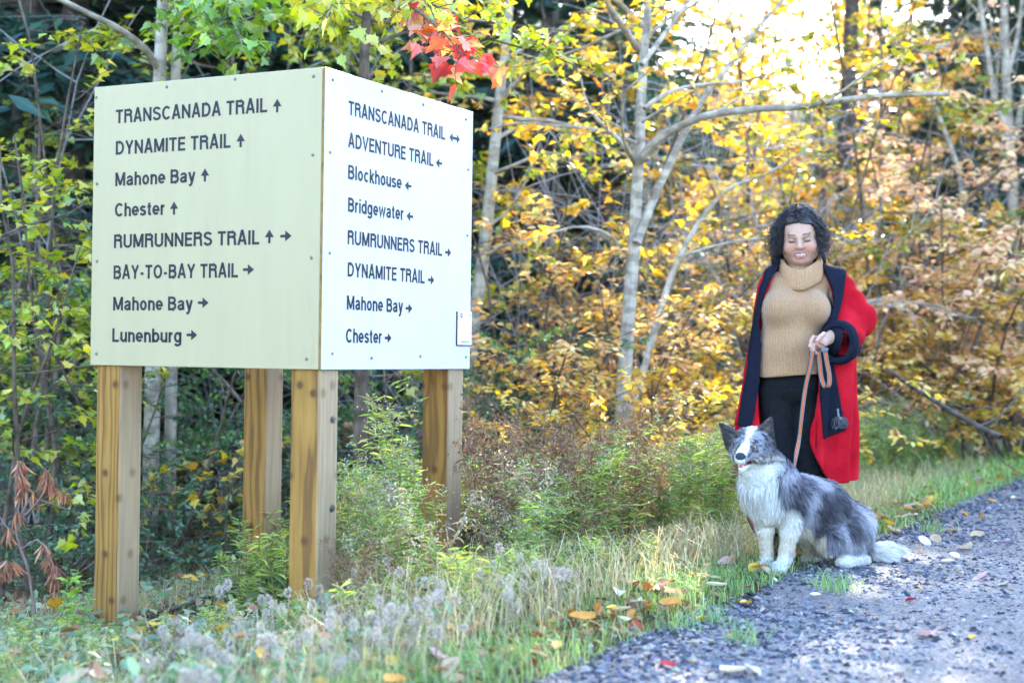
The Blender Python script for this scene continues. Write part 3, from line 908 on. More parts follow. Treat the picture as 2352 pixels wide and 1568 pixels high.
def make_sign_maple():
    "tree right behind the sign whose boughs hang yellow and red leaves over its top"
    D = 8.6
    st = to_ground(px_line([(828, 1000), (832, 700), (835, 400), (836, 150), (842, 40), (846, -60), (850, -200)], D, D, 20))
    R = np.linspace(.045, .02, len(st))
    a = px_line([(838, -20), (850, -60), (880, -60), (900, -30), (940, 10), (985, 45), (1030, 85), (1062, 128)], D, 6.5, 16)
    b = px_line([(846, -60), (840, -110), (830, -90), (800, -50), (770, -5), (750, 40)], D, 6.7, 12)
    c = px_line([(846, -60), (880, -100), (920, -60), (960, -20), (1000, 20)], D, 6.9, 12)
    rng = np.random.default_rng(31)
    root = empty('maple_tree', st[0], 'thin maple behind the sign with red and yellow leaves hanging over the panel top', 'tree')
    back = auto_limbs(rng, st, R, 9, .55, .98, 1.5, .25, az=(.2, 2.9))
    lines = [(st, R), (a, np.linspace(.014, .003, len(a))), (b, np.linspace(.012, .003, len(b))), (c, np.linspace(.010, .003, len(c)))] + back
    tw, red = [], []
    for i in range(34):
        P = a; t = (.45 + .55 * rng.random()) * (len(P) - 1.001); k = int(t); p = P[k] + (P[k + 1] - P[k]) * (t - k)
        T = wander(rng, p, [rng.normal() * .7, rng.normal() * .5, -.15 - .35 * rng.random()], .12 + .13 * rng.random(), 4, .2, 0, .2)
        lines.append((T, np.linspace(.003, .001, 4))); red.append(T)
    for P0, n in ((b, 34), (c, 34), (a[:9], 18)):
        for i in range(n):
            t = (.35 + .65 * rng.random()) * (len(P0) - 1.001); k = int(t); p = P0[k] + (P0[k + 1] - P0[k]) * (t - k)
            T = wander(rng, p, [rng.normal() * .8, rng.normal() * .6, -.05 - .3 * rng.random()], .12 + .2 * rng.random(), 4, .2, 0, .15)
            lines.append((T, np.linspace(.003, .001, 4))); tw.append(T)
    btw = []
    for P, Rr in back:
        for i in range(9):
            t = (.2 + .8 * rng.random()) * (len(P) - 1.001); k = int(t); p = P[k]
            T = wander(rng, p, rng.normal(size=3) * [1, 1, .3], .3 + .3 * rng.random(), 5, .15); lines.append((T, np.linspace(.004, .001, 5))); btw.append(T)
    V, F = tubes(lines, 6)
    obj('trunk', V, F, M_BARK_BROWN, root, smooth=True)
    RED = [((.60, .07, .055), 4), ((.66, .15, .09), 3), ((.70, .27, .15), 2.5), ((.70, .42, .16), 1)]
    p, d, n, s = sprays(rng, red, 15, .086, .55, .7)
    C1 = pick(rng, RED, len(p))
    u, v, dd = proj(p)
    k = np.clip((940 - u) / 60, 0, 1)[:, None]
    C1 = C1 * (1 - k) + pick(rng, [((.68, .36, .10), 1), ((.66, .46, .10), 1)], len(p)) * k
    g1 = leaves(p, d, n, s, C1, 'maple')
    p, d, n, s = sprays(rng, tw, 15, .075, .5, .6)
    g2 = leaves(p, d, n, s, pick(rng, [((.50, .52, .04), 3), ((.62, .56, .08), 3), ((.34, .44, .04), 2), ((.66, .52, .12), 1)], len(p)), 'maple')
    p, d, n, s = sprays(rng, btw, 24, .07, .4, .4)
    g3 = leaves(p, d, n, s, pick(rng, YGR, len(p)), 'maple')
    V, F, C = join_geo([g1, g2, g3])
    obj('crown', V, F, M_LEAF, root, col=C)

def make_twin_maple():
    D = 9.6
    rng = np.random.default_rng(41)
    s1 = to_ground(px_line([(360, 420), (366, 200), (370, 100), (374, -20), (378, -250)], D, D, 16))
    s2 = to_ground(px_line([(400, 420), (403, 200), (406, 100), (410, -20), (416, -250)], D + .1, D, 16))
    R1, R2 = np.linspace(.055, .03, len(s1)), np.linspace(.042, .022, len(s2))
    bow = px_line([(366, 160), (330, 110), (270, 65), (200, 30), (110, -15), (40, -50)], D, D - .8, 12)
    gr = []
    for pts, da in (([(408, 20), (450, -30), (500, -10), (540, 60), (560, 120)], -1.6), ([(410, -30), (430, -40), (470, 20), (490, 90)], -1.4),
                    ([(408, 60), (430, 40), (460, 60), (480, 120)], -1.0), ([(376, -60), (440, -120), (520, -90), (600, -40)], -1.2), ([(410, -60), (460, -80), (500, -60), (530, 10)], -1.8), ([(410, -60), (440, -80), (450, -60), (455, 20)], -1.5)):
        P = px_line(pts, D, D + da, 9); gr.append((P, np.linspace(.014, .004, len(P))))
    woody('maple_tree', 'twin-stemmed grey maple with bright green leaves above the left sign panel', 'tree', s1[0], [(s1, R1), (s2, R2), (bow, np.linspace(.026, .012, len(bow)))],
          gr, BGR, .078, 'maple', M_BARK_GREY, 42, per_m=34, ntw=8, twig=(.25, .5), droop=.6)

def make_bare_tree():
    D = 16.0
    rng = np.random.default_rng(51)
    a = to_ground(px_line([(2325, 420), (2316, 280), (2310, 150), (2306, 0), (2300, -120)], D, D, 14))
    b = px_line([(2322, 300), (2290, 250), (2268, 120), (2250, 0), (2235, -90)], D, D, 10)
    c = px_line([(2330, 330), (2350, 230), (2385, 100)], D, D, 8)
    e = px_line([(2312, 180), (2335, 90), (2350, -20)], D, D, 8)
    lines = [(a, np.linspace(.07, .035, len(a))), (b, np.linspace(.04, .02, len(b))), (c, np.linspace(.04, .02, len(c))), (e, np.linspace(.03, .015, len(e)))]
    for P, R in list(lines):
        for i in range(7):
            k = rng.integers(2, len(P)); lines.append((wander(rng, P[k], [rng.normal(), rng.normal() * .4, .7], .8 + rng.random(), 6, .15), np.linspace(.010, .002, 6)))
    root = empty('bare_tree', a[0], 'bare multi-stemmed grey tree against the dark pines at the upper right corner', 'tree')
    V, F = tubes(lines, 7); obj('trunk', V, F, M_BARK_GREY, root, smooth=True)
    D = 15.6
    lines = []
    q = to_ground(px_line([(2205, 400), (2180, 330), (2150, 250), (2130, 190), (2128, 120)], D, D, 12))
    lines.append((q, np.linspace(.045, .012, len(q))))
    for i in range(9):
        k = rng.integers(4, len(q)); lines.append((wander(rng, q[k], [rng.normal(), rng.normal() * .3, .5], .6 + .5 * rng.random(), 6, .15), np.linspace(.008, .002, 6)))
    root = empty('bare_tree', q[0], 'thin leaning bare sapling left of the multi-stemmed tree', 'tree')
    V, F = tubes(lines, 7); obj('trunk', V, F, M_BARK_GREY, root, smooth=True)

def bush(name, label, cat, u, v, d, W, H, nstem, pal, leaf, seed, group=None, kind='oval', per_m=42, mat=None, bark=None, flat=.35, nl=5, lean=.6, ntw=6, twig=(.25, .6), droop=.2, el=.15):
    "shrub of several arching stems; (u, v, d): where the middle of its crown is seen"
    rng = np.random.default_rng(seed)
    c = un(u, v, d); zg = float(ground_z(c[0], c[1]))
    base = np.array([c[0], c[1], zg - .05])
    stems, limbs = [], []
    for i in range(nstem):
        a = i * 2.4 + rng.random(); L = H * (.8 + .3 * rng.random())
        P = wander(rng, base + [.12 * math.cos(a), .12 * math.sin(a), 0], [lean * math.cos(a) * W / H, lean * math.sin(a) * W / H, 1], L, 9, .09, 0, .02)
        R = np.linspace(.018, .004, 9) * (H / 2.5) ** .5
        stems.append((P, R))
        limbs += auto_limbs(rng, P, R, nl, .22, 1.0, W * .5, el, .12, 0, .04, nseg=6)
    return woody(name, label, cat, base, stems, limbs, pal, leaf, kind, bark or M_BARK_BROWN, seed + 500, group, per_m, twig, ntw, flat, droop, mat, 'stems', 'foliage')

def make_bare_shrubs():
    "leafless thickets: pale arching twigs against the dark conifers"
    M = plain_mat('pale_twig', (.36, .32, .31), .8, .25)
    for k, (u, v, d, W, H, lab) in enumerate([(1230, 620, 13.2, 1.6, 3.4, 'leafless arching thicket right of the second maple trunk'), (1380, 430, 13.6, 1.8, 4.4, 'tall leafless tangle left of the pale maple'),
            (1600, 560, 13.8, 1.8, 3.6, 'leafless tangle behind the fork of the pale maple'), (1700, 300, 15.0, 2.0, 5.2, 'high leafless thicket above the long bare limb'), (1780, 640, 12.8, 1.5, 2.6, 'leafless twigs close left of the woman'),
            (2010, 560, 14.6, 1.8, 3.6, 'leafless twigs above the woman\'s shoulder'), (2260, 350, 16.0, 1.8, 4.8, 'leafless twigs below the multi-stemmed bare tree'),
            (100, 300, 12.0, 1.8, 4.4, 'leafless twigs behind the left edge of the sign'), (560, 60, 13.0, 1.6, 5.4, 'leafless twigs above the left panel'), (880, 1000, 11.4, 1.2, 1.8, 'leafless twigs seen between corner and right posts')]):
        rng = np.random.default_rng(900 + k)
        c = un(u, v, d); base = np.array([c[0], c[1], float(ground_z(c[0], c[1])) - .05]); lines = []
        for i in range(9):
            a = i * 2.4 + rng.random()
            P = wander(rng, base + [.25 * rng.normal(), .2 * rng.normal(), 0], [.45 * math.cos(a) * W / H, .45 * math.sin(a) * W / H, 1], H * (.7 + .4 * rng.random()), 12, .08, 0, .04)
            lines.append((P, np.linspace(.011, .003, 12)))
            for q in range(9):
                m = rng.integers(2, 11); aa = rng.random() * 6.283
                T = wander(rng, P[m], [math.cos(aa), .6 * math.sin(aa), .3 + .4 * rng.normal()], W * (.35 + .5 * rng.random()), 8, .10, 0, .16)
                lines.append((T, np.linspace(.006, .002, 8)))
                for r in range(2):
                    lines.append((wander(rng, T[rng.integers(2, 7)], rng.normal(size=3), .25 + .3 * rng.random(), 5, .15, 0, .1), np.linspace(.003, .0015, 5)))
        V, F = tubes(lines, 4)
        tag(obj('bare_shrub', V, F, M, None, smooth=True, loc=base), lab, 'shrub')

make_bare_shrubs()
make_main_maple(); make_second_maple(); make_sign_maple(); make_twin_maple(); make_bare_tree()

BT = 'autumn shrub '
for i, (u, v, d, W, H, pal, lf, lab) in enumerate([
    (1330, 740, 11.0, 2.2, 2.2, ORG, .060, 'orange-leaved shrub between the second maple and the pale maple'),
    (1235, 520, 12.2, 1.6, 3.2, ORG, .060, 'taller orange shrub with reddish tips just right of the second maple trunk'),
    (1560, 800, 11.3, 2.2, 2.0, YEL, .060, 'golden shrub low behind the base of the pale maple'),
    (1650, 640, 12.6, 2.2, 2.6, YEL, .058, 'yellow shrub filling the gap between the pale maple and the woman'),
    (1800, 470, 14.0, 2.6, 4.2, OLV, .066, 'olive and brown leaved small tree behind the woman\'s head'),
    (2080, 740, 13.6, 2.3, 2.5, YEL, .070, 'golden yellow shrub right beside the red coat'),
    (2230, 620, 14.2, 2.6, 3.2, PINK, .074, 'pinkish orange shrub in the middle of the right edge thicket'),
    (2080, 470, 14.0, 2.1, 4.1, PINK, .076, 'tall salmon-leaved sapling under the tip of the long bare limb'),
    (2345, 740, 14.6, 2.4, 2.6, YEL, .074, 'yellow shrub cut by the right edge of the picture'),
    (2330, 430, 15.0, 2.0, 4.2, PINK, .076, 'pale orange shrub under the bare multi-stemmed tree'),
    (1960, 640, 13.4, 2.0, 2.6, ORG, .060, 'orange shrub showing over the woman\'s shoulder'),
    (1450, 860, 9.9, 1.6, 1.3, YEL, .052, 'knee-high golden shrub around the foot of the pale maple'),
]):
    bush('autumn_shrub', lab, 'shrub', u, v, d, W, H, 6, pal, lf, 100 + i, 'autumn shrubs along the edge of the woods', nl=8, per_m=46, ntw=6, flat=.28)
for i, (u, v, d, W, H, pal, lf, kind, lab) in enumerate([
    (60, 560, 8.4, 1.3, 2.7, YGR, .060, 'maple', 'yellow-green maple sapling left of the sign'),
    (140, 440, 9.4, 1.2, 3.4, YGR, .062, 'maple', 'yellow-green maple sapling close against the left edge of the left panel'),
    (15, 300, 10.4, 1.6, 4.2, YGR, .064, 'maple', 'taller yellow-green maple sapling at the left edge of the picture'),
    (90, 1000, 9.2, 1.6, 1.7, DGR, .036, 'oval', 'dark small-leaved shrub left of the front left post'),
    (370, 1000, 9.4, 1.5, 1.9, GRN, .036, 'oval', 'green small-leaved shrub seen between the left post and the back post'),
    (500, 1120, 10.2, 1.4, 1.2, DGR, .036, 'oval', 'low dark shrub between the left post and the back post'),
    (880, 960, 10.2, 1.5, 1.7, GRN, .042, 'oval', 'green shrub seen between the corner post and the right post'),
    (1150, 860, 11.0, 1.6, 1.5, DGR, .045, 'oval', 'bluish green shrub just right of the right post'),
    (160, 780, 10.6, 1.6, 2.6, GRN, .046, 'oval', 'green shrub behind the left edge of the sign'),
    (640, 900, 11.4, 1.8, 2.0, DGR, .042, 'oval', 'dark shrub behind the middle of the sign'),
    (20, 1180, 8.2, 1.0, 1.0, DGR, .036, 'oval', 'dark low shrub at the left edge of the picture'),
    (250, 1180, 8.7, 1.1, 1.0, DGR, .036, 'oval', 'dark low shrub behind the front left post'),
    (640, 120, 11.2, 2.2, 5.4, YGR, .070, 'maple', 'yellow-green maple sapling seen over the top of the left panel'),
    (960, 180, 12.2, 2.2, 5.4, YGR, .074, 'maple', 'tall yellow-green maple behind the red leaves'),
    (60, 60, 11.0, 2.2, 5.2, YGR, .066, 'maple', 'leafy yellow-green maple at the upper left corner'),
    (1330, 130, 12.4, 2.4, 5.4, YEL, .076, 'maple', 'golden maple left of the pale maple\'s top'),
    (2000, 120, 14.2, 2.6, 5.8, OLV, .072, 'maple', 'olive and gold maple above the long bare limb'),
    (1720, 130, 15.5, 2.8, 6.4, YEL, .076, 'maple', 'pale gold maple under the bright gap in the canopy'),
    (1900, 330, 19.0, 3.4, 6.0, YEL, .09, 'maple', 'distant golden maple behind the middle of the long bare limb'),
    (1760, 420, 21.0, 3.2, 5.0, YGR, .09, 'maple', 'distant yellow-green maple over the woman\'s head'),
    (1840, 40, 17.5, 3.0, 7.2, YEL, .085, 'maple', 'bright gold maple crown just under the brightest gap of sky'),
    (1960, 120, 22.5, 3.6, 8.2, YGR, .095, 'maple', 'distant yellow-green maple right of the brightest gap of sky'),
    (1770, 60, 21.0, 3.4, 8.6, YEL, .10, 'maple', 'tall pale gold maple far back left of the brightest gap of sky'),
    (1880, 100, 25.0, 4.0, 9.6, YEL, .11, 'maple', 'farthest gold maple closing the gap of sky'),
    (2030, 60, 18.5, 3.0, 7.6, OLV, .09, 'maple', 'olive maple above the tip of the long bare limb'),
    (2120, 300, 20.0, 3.4, 6.0, ORG, .09, 'maple', 'distant orange maple behind the tip of the long bare limb'),
]):
    bush('green_shrub' if kind == 'oval' else 'maple_sapling', lab, 'shrub' if kind == 'oval' else 'tree', u, v, d, W, H, 6 if kind == 'oval' else 3, pal, lf, 200 + i, None, kind,
         per_m=62 if kind == 'oval' else 30, mat=M_LEAFGREEN if pal in (GRN, DGR) else None, nl=6 if kind == 'oval' else 10, lean=.6 if kind == 'oval' else .22,
         ntw=7 if kind == 'oval' else 5, flat=.6 if kind == 'oval' else .35)
# a small yellow bough by the back post
bush('maple_sapling', 'low yellow maple sapling just left of the back post', 'tree', 510, 1095, 8.9, .7, .95, 3, [((.60, .42, .03), 3), ((.5, .42, .05), 1), ((.6, .3, .04), 1)], .062, 290, None, 'maple', per_m=20, nl=4, ntw=4)

# dark conifers
def conifer_geo(seed, H, Rr):
    rng = np.random.default_rng(seed)
    st = wander(rng, [0, 0, 0], [0, 0, 1], H, 12, .012)
    lines = [(st, np.linspace(.012 * H + .02, .01, 12))]
    ps, ds, ns, ss = [], [], [], []
    h = .10 * H
    while h < .985 * H:
        k = rng.integers(5, 8); L0 = Rr * (1 - h / H) ** .75 + .25
        for q in range(k):
            a = rng.random() * 6.283; L = L0 * (.7 + .45 * rng.random())
            d = np.array([math.cos(a), math.sin(a), .12 - .1 * rng.random()])
            i = min(10, int(h / H * 11)); p0 = st[i] + (st[i + 1] - st[i]) * (h / H * 11 - i)
            P = wander(rng, p0, d, L, 6, .06, -.02, .10)
            lines.append((P, np.linspace(.012 + .008 * L, .004, 6)))
            m = int(L * 34)
            t = (.12 + .88 * rng.random(m)) * 4.999; ii = t.astype(int); f = (t - ii)[:, None]
            p = P[ii] * (1 - f) + P[ii + 1] * f
            sd = np.array([-math.sin(a), math.cos(a), 0.0]); sg = np.where(rng.random(m) < .5, -1, 1)[:, None]
            wdt = .30 * L0 * (1 - .6 * t / 5)[:, None] * rng.random((m, 1))
            pos = p + sd * sg * wdt + np.array([0, 0, -.25]) * wdt * rng.random((m, 1))
            dd = d * (.6 + .3 * rng.random((m, 1))) + sd * sg * .7 + np.array([0, 0, -.45]) * rng.random((m, 1)) + .2 * rng.normal(size=(m, 3))
            ps.append(pos); ds.append(dd); ns.append(np.array([0, 0, 1.0]) + .45 * rng.normal(size=(m, 3))); ss.append(.16 + .16 * rng.random(m))
        h += (.16 + .10 * rng.random()) * (1.3 - .5 * h / H) * H / 11
    p = np.concatenate(ps)
    c = pick(rng, [((.028, .085, .070), 4), ((.045, .11, .070), 3), ((.07, .14, .07), 2), ((.10, .09, .05), .4)], len(p))
    lf = leaves(p, np.concatenate(ds), np.concatenate(ns), np.concatenate(ss), c, 'needle')
    return tubes(lines, 6), lf

def make_conifers():
    protos = []
    for i, (H, R) in enumerate([(12, 2.4), (14, 2.7), (10, 2.0)]):
        tr, lf = conifer_geo(300 + i, H, R)
        protos.append((mesh_data('conifer_trunk', tr[0], tr[1], M_BARK_DARK, None, True), mesh_data('conifer_crown', lf[0], lf[1], M_NEEDLE, lf[2])))
    rng = np.random.default_rng(77)
    spots = []
    # rows across the back: (u of the trunk, depth); a gap is left where the sun breaks through
    for d, us in ((12.8, (150, 30)), (15.5, (-120, 260, 480, 700)), (17.5, (60, 590, 900, 1240, 2380)), (20.5, (330, 760, 1060, 1420, 2470)),
                  (24.0, (-60, 180, 560, 930, 1280, 1560)), (28.0, (2040, 2110, 2180, 2250, 2320, 2390, 2460)), (32, (1700, 1790, 1870, 1950, 2020)), (25.0, (2210, 2290, 2370)), (29, (60, 400, 720, 1090, 1380, 1640, 2010, 2300, 2560))):
        for u in us: spots.append((u, d))
    for k, (u, d) in enumerate(spots):
        c = un(u, 800, d); i = k % 3; sc = .85 + .3 * rng.random()
        near = d < 16
        lab = {True: 'dark conifer with a bare lower trunk close behind the sign\'s left side' if u < 400 else 'dark conifer standing close behind the sign',
               False: 'dark green conifer in the dense stand at the back of the woods'}[near]
        o = empty('conifer_tree', (c[0], c[1], float(ground_z(c[0], c[1])) - .1), lab, 'tree', 'dark conifers close behind the sign' if near else 'dark conifers at the back of the woods')
        if u > 1500: sc *= {28.0: .82, 32: .46, 25.0: .8}.get(d, .66)
        o.rotation_euler = (0, 0, rng.random() * 6.28); o.scale = (sc, sc, sc)
        for nm, me in (('trunk', protos[i][0]), ('crown', protos[i][1])):
            ch = bpy.data.objects.new(nm, me); COL.objects.link(ch); ch.parent = o

make_conifers()

# tall broadleaf trees: canopy put in above the view for shade, others across the trail
def tall_tree(base, H, R, seed, pal, label, group, nl=15, t0=.42, leaf=.11, per_m=9, L=3.0):
    rng = np.random.default_rng(seed)
    st = wander(rng, base, [.02 * rng.normal(), .02 * rng.normal(), 1], H, 14, .03)
    Rr = np.linspace(.011 * H + .03, .02, 14)
    limbs = auto_limbs(rng, st, Rr, nl, t0, 1.0, L, .35, .10, .02, .04, nseg=8)
    return woody('tall_maple', label, 'tree', base, [(st, Rr)], limbs, pal, leaf, 'oval', M_BARK_DARK, seed + 1, group, per_m, (.6, 1.3), 4, .5, .3)

def make_canopy():
    k = 0
    for (x, y, H, pal) in [(-1.5, 16.5, 10.5, YGR), (1.2, 17.5, 11, YEL), (3.8, 18.0, 11.2, YEL), (6.4, 17.0, 11, OLV), (9.0, 18.0, 11, ORG), (5.6, 15.6, 10.5, OLV), (7.0, 19.8, 13.5, YEL), (-4.5, 17.5, 10.5, YGR)]:
        tall_tree(np.array([x, y, float(ground_z(x, y)) - .1]), H, .1, 600 + 3 * k, pal,
                  'tall maple with its crown out of view, put in to shade the clearing from behind', 'tall maples at the back of the clearing', nl=24 if x > 3 else 16, t0=.48 if y < 16 else .60, per_m=26 if x > 3 else 18, L=3.2, leaf=.135 if x > 3 else .11)
        k += 1
    # trees across the trail, behind the photographer
    for (x, y, H) in [(-6.5, -5.0, 8), (-3.2, -7.0, 9), (0.3, -8.0, 8.5), (-9.5, -1.5, 8.5)]:
        tall_tree(np.array([x, y, float(ground_z(x, y))]), H, .1, 700 + 3 * k, YEL, 'sunlit golden maple on the far side of the trail behind the viewpoint',
                  'golden maples behind the viewpoint', nl=22, t0=.08, per_m=14, L=2.8)
        k += 1

make_canopy()

# ------------------------------------------------------------------ grass and litter (nobody could count these)
def blades(rng, x, y, z, length, width, lean, col, curl=0.6):
    N = len(x); a = rng.random(N) * 6.283
    dx, dy = np.cos(a), np.sin(a)
    w = np.stack([-dy, dx, np.zeros(N)], -1) * width[:, None]
    base = np.stack([x, y, z], -1)
    dr = np.stack([dx, dy, np.zeros(N)], -1)
    V = []
    for k, (h, f, ww) in enumerate(((0, 0, 1), (.45, .18, .85), (.82, .55, .55))):
        p = base + dr * (lean * length * f)[:, None] + np.array([0, 0, 1.0]) * (length * h * (1 - .25 * lean * f))[:, None]
        V += [p - w * ww / 2, p + w * ww / 2]
    tip = base + dr * (lean * length * 1.05)[:, None] + np.array([0, 0, 1.0]) * (length * (1 - curl * lean * .55))[:, None]
    V.append(tip)
    V = np.stack(V, 1)
    o = (np.arange(N) * 7)[:, None]
    q = np.concatenate([np.array([[0, 1, 3, 2]]) + o, np.array([[2, 3, 5, 4]]) + o]); t = np.array([[4, 5, 6]]) + o
    return V.reshape(-1, 3), [q, t], np.repeat(col, 7, axis=0)

def in_view(x, y, m=120):
    u, v, d = proj(np.stack([x, y, ground_z(x, y)], -1))
    return (d > 2.2) & (u > -m) & (u < 2352 + m) & (v < 1568 + 160)

def scatter_st(rng, N, s0, s1, t0, t1, tp=1.0, sp=1.0):
    s = s0 + (s1 - s0) * rng.random(N) ** sp; t = t0 + (t1 - t0) * rng.random(N) ** tp
    x, y = from_st(s, t); k = in_view(x, y)
    return x[k], y[k], s[k], t[k]

def make_grass():
    rng = np.random.default_rng(9)
    G1 = [((.19, .32, .09), 4), ((.26, .39, .11), 3), ((.14, .26, .06), 2), ((.44, .44, .18), 1), ((.52, .46, .25), .6)]
    S1 = [((.58, .47, .25), 4), ((.45, .35, .17), 3), ((.64, .55, .34), 2), ((.24, .29, .09), 3), ((.20, .13, .08), 1)]
    # short green turf beside the trail
    x, y, s, t = scatter_st(rng, 95000, -.02, 1.5, -3.2, 11, 1.0, 1.25)
    pat = np.sin(x * 2.6 + 1.7 * np.sin(y * 1.9)) + np.sin(y * 3.3 - x)
    k = (rng.random(len(x)) < np.clip(.62 + .3 * pat, .12, 1)) & ~((s < .12) & (rng.random(len(x)) < .75))
    x, y, s = x[k], y[k], s[k]
    N = len(x)
    g1 = blades(rng, x, y, ground_z(x, y) - .01, .035 + .075 * rng.random(N) ** 1.4 + .03 * np.clip(s, 0, 1), .0028 + .002 * rng.random(N), .3 + .8 * rng.random(N), pick(rng, G1, N, .2))
    x, y, s, t = scatter_st(rng, 80000, .05, 6.0, 3.5, 24, 1.0)
    N = len(x)
    g2 = blades(rng, x, y, ground_z(x, y) - .01, .05 + .12 * rng.random(N), .006 + .005 * rng.random(N), .3 + .7 * rng.random(N), pick(rng, [((.26, .44, .10), 4), ((.34, .50, .12), 3), ((.20, .34, .08), 2), ((.48, .46, .2), 1.2)], N, .2))
    # tufts strayed onto the gravel
    cen = [gpt(u, v, 0.0) for u, v in ((1895, 1350), (1920, 1362), (2135, 1222), (1950, 1240), (1700, 1480), (1640, 1430), (1550, 1450), (2050, 1190))]
    xs = np.concatenate([c[0] + .05 * rng.normal(size=60) for c in cen]); ys = np.concatenate([c[1] + .06 * rng.normal(size=60) for c in cen])
    N = len(xs)
    g3 = blades(rng, xs, ys, np.zeros(N), .03 + .09 * rng.random(N), .003 + .002 * rng.random(N), .5 + .7 * rng.random(N), pick(rng, G1[:2], N, .2))
    V, F, C = join_geo([g1, g2, g3])
    tag(obj('grass', V, F, M_GRASS, col=C), 'short green grass along the trail edge', 'grass', kind='stuff')
    # tall wispy dry grass
    x, y, s, t = scatter_st(rng, 52000, .30, 4.2, -3.8, 6.5, 1.0, 1.1)
    pat = np.sin(x * 3.1 + 2) + np.sin(y * 2.3 - 1.3 * x)
    k = rng.random(len(x)) < np.clip(.5 + .35 * pat, .1, 1); x, y, s = x[k], y[k], s[k]; N = len(x)
    h1 = blades(rng, x, y, ground_z(x, y) - .01, (.12 + .26 * rng.random(N) ** 1.3) * np.interp(s, [1.0, 1.5], [1, .6]), .002 + .0016 * rng.random(N), .4 + .9 * rng.random(N), pick(rng, S1, N, .2), .8)
    # a denser pale tussock in front of the dog's left
    cs = [gpt(u, v) for u, v in ((1500, 1290), (1560, 1310), (1600, 1270), (1440, 1300), (1380, 1330), (1640, 1300), (1530, 1240), (1330, 1340), (1650, 1240))]
    xs = np.concatenate([c[0] + .14 * rng.normal(size=330) for c in cs]); ys = np.concatenate([c[1] + .14 * rng.normal(size=330) for c in cs]); N = len(xs)
    h2 = blades(rng, xs, ys, ground_z(xs, ys) - .01, .14 + .20 * rng.random(N), .0022 + .0015 * rng.random(N), .5 + .9 * rng.random(N), pick(rng, S1[:3] + [((.30, .34, .14), 2)], N, .15), .9)
    V, F, C = join_geo([h1, h2])
    tag(obj('dry_grass', V, F, M_GRASS, col=C), 'tall wispy straw-coloured grass on the bank', 'dry grass', kind='stuff')
    # leaf litter
    x, y, s, t = scatter_st(rng, 15000, .1, 9, -3.5, 10, 1.0, 1.3); N = len(x)
    L1 = [((.16, .08, .04), 4), ((.28, .15, .07), 3), ((.40, .26, .13), 2), ((.50, .36, .10), 1.2), ((.45, .20, .06), 1), ((.30, .07, .04), .4)]
    dd = rng.normal(size=(N, 3)) * [1, 1, .35]; nn = np.array([0, 0, 1.0]) + .5 * rng.normal(size=(N, 3))
    V, F, C = leaves(np.stack([x, y, ground_z(x, y) + .012 + .03 * rng.random(N)], -1), dd, nn, .035 + .04 * rng.random(N), pick(rng, L1, N, .2), 'oval')
    tag(obj('leaf_litter', V, F, M_DRY, col=C), 'brown and tan leaf litter under the weeds', 'leaf litter', kind='stuff')
    # low broad-leaved creeping cover near the viewpoint and under the sign
    x, y, s, t = scatter_st(rng, 15000, .45, 5.2, -4.5, 1.4, 1.0, .9)
    u, v, d = proj(np.stack([x, y, ground_z(x, y)], -1))
    pr = np.clip(1.05 - (u - 300) / 1500, .12, 1) * np.clip((v - 1330) / 160, .1, 1)
    k = rng.random(len(x)) < pr; x, y = x[k], y[k]; N = len(x)
    CC = [((.17, .28, .14), 4), ((.27, .36, .18), 3), ((.40, .44, .20), 2), ((.12, .20, .10), 2), ((.44, .36, .18), 1.6), ((.40, .19, .09), .9)]
    dd = rng.normal(size=(N, 3)) * [1, 1, .4]; nn = np.array([0, 0, 1.0]) + .6 * rng.normal(size=(N, 3))
    hgt = .02 + .13 * rng.random(N) ** 1.2
    pos = np.stack([x, y, ground_z(x, y) + hgt], -1)
    a = leaves(pos, dd, nn, .028 + .035 * rng.random(N), pick(rng, CC, N, .18), 'oval')
    foot = pos - np.stack([.02 * rng.normal(size=N), .02 * rng.normal(size=N), hgt], -1)
    b = blades(rng, foot[:, 0], foot[:, 1], foot[:, 2], hgt, np.full(N, .003), np.full(N, .15), pick(rng, CC[:1], N))
    V, F, C = join_geo([a, b])
    tag(obj('ground_cover', V, F, M_LEAFGREEN, col=C), 'low broad-leaved green plants covering the near bank', 'ground cover', kind='stuff')

make_grass()

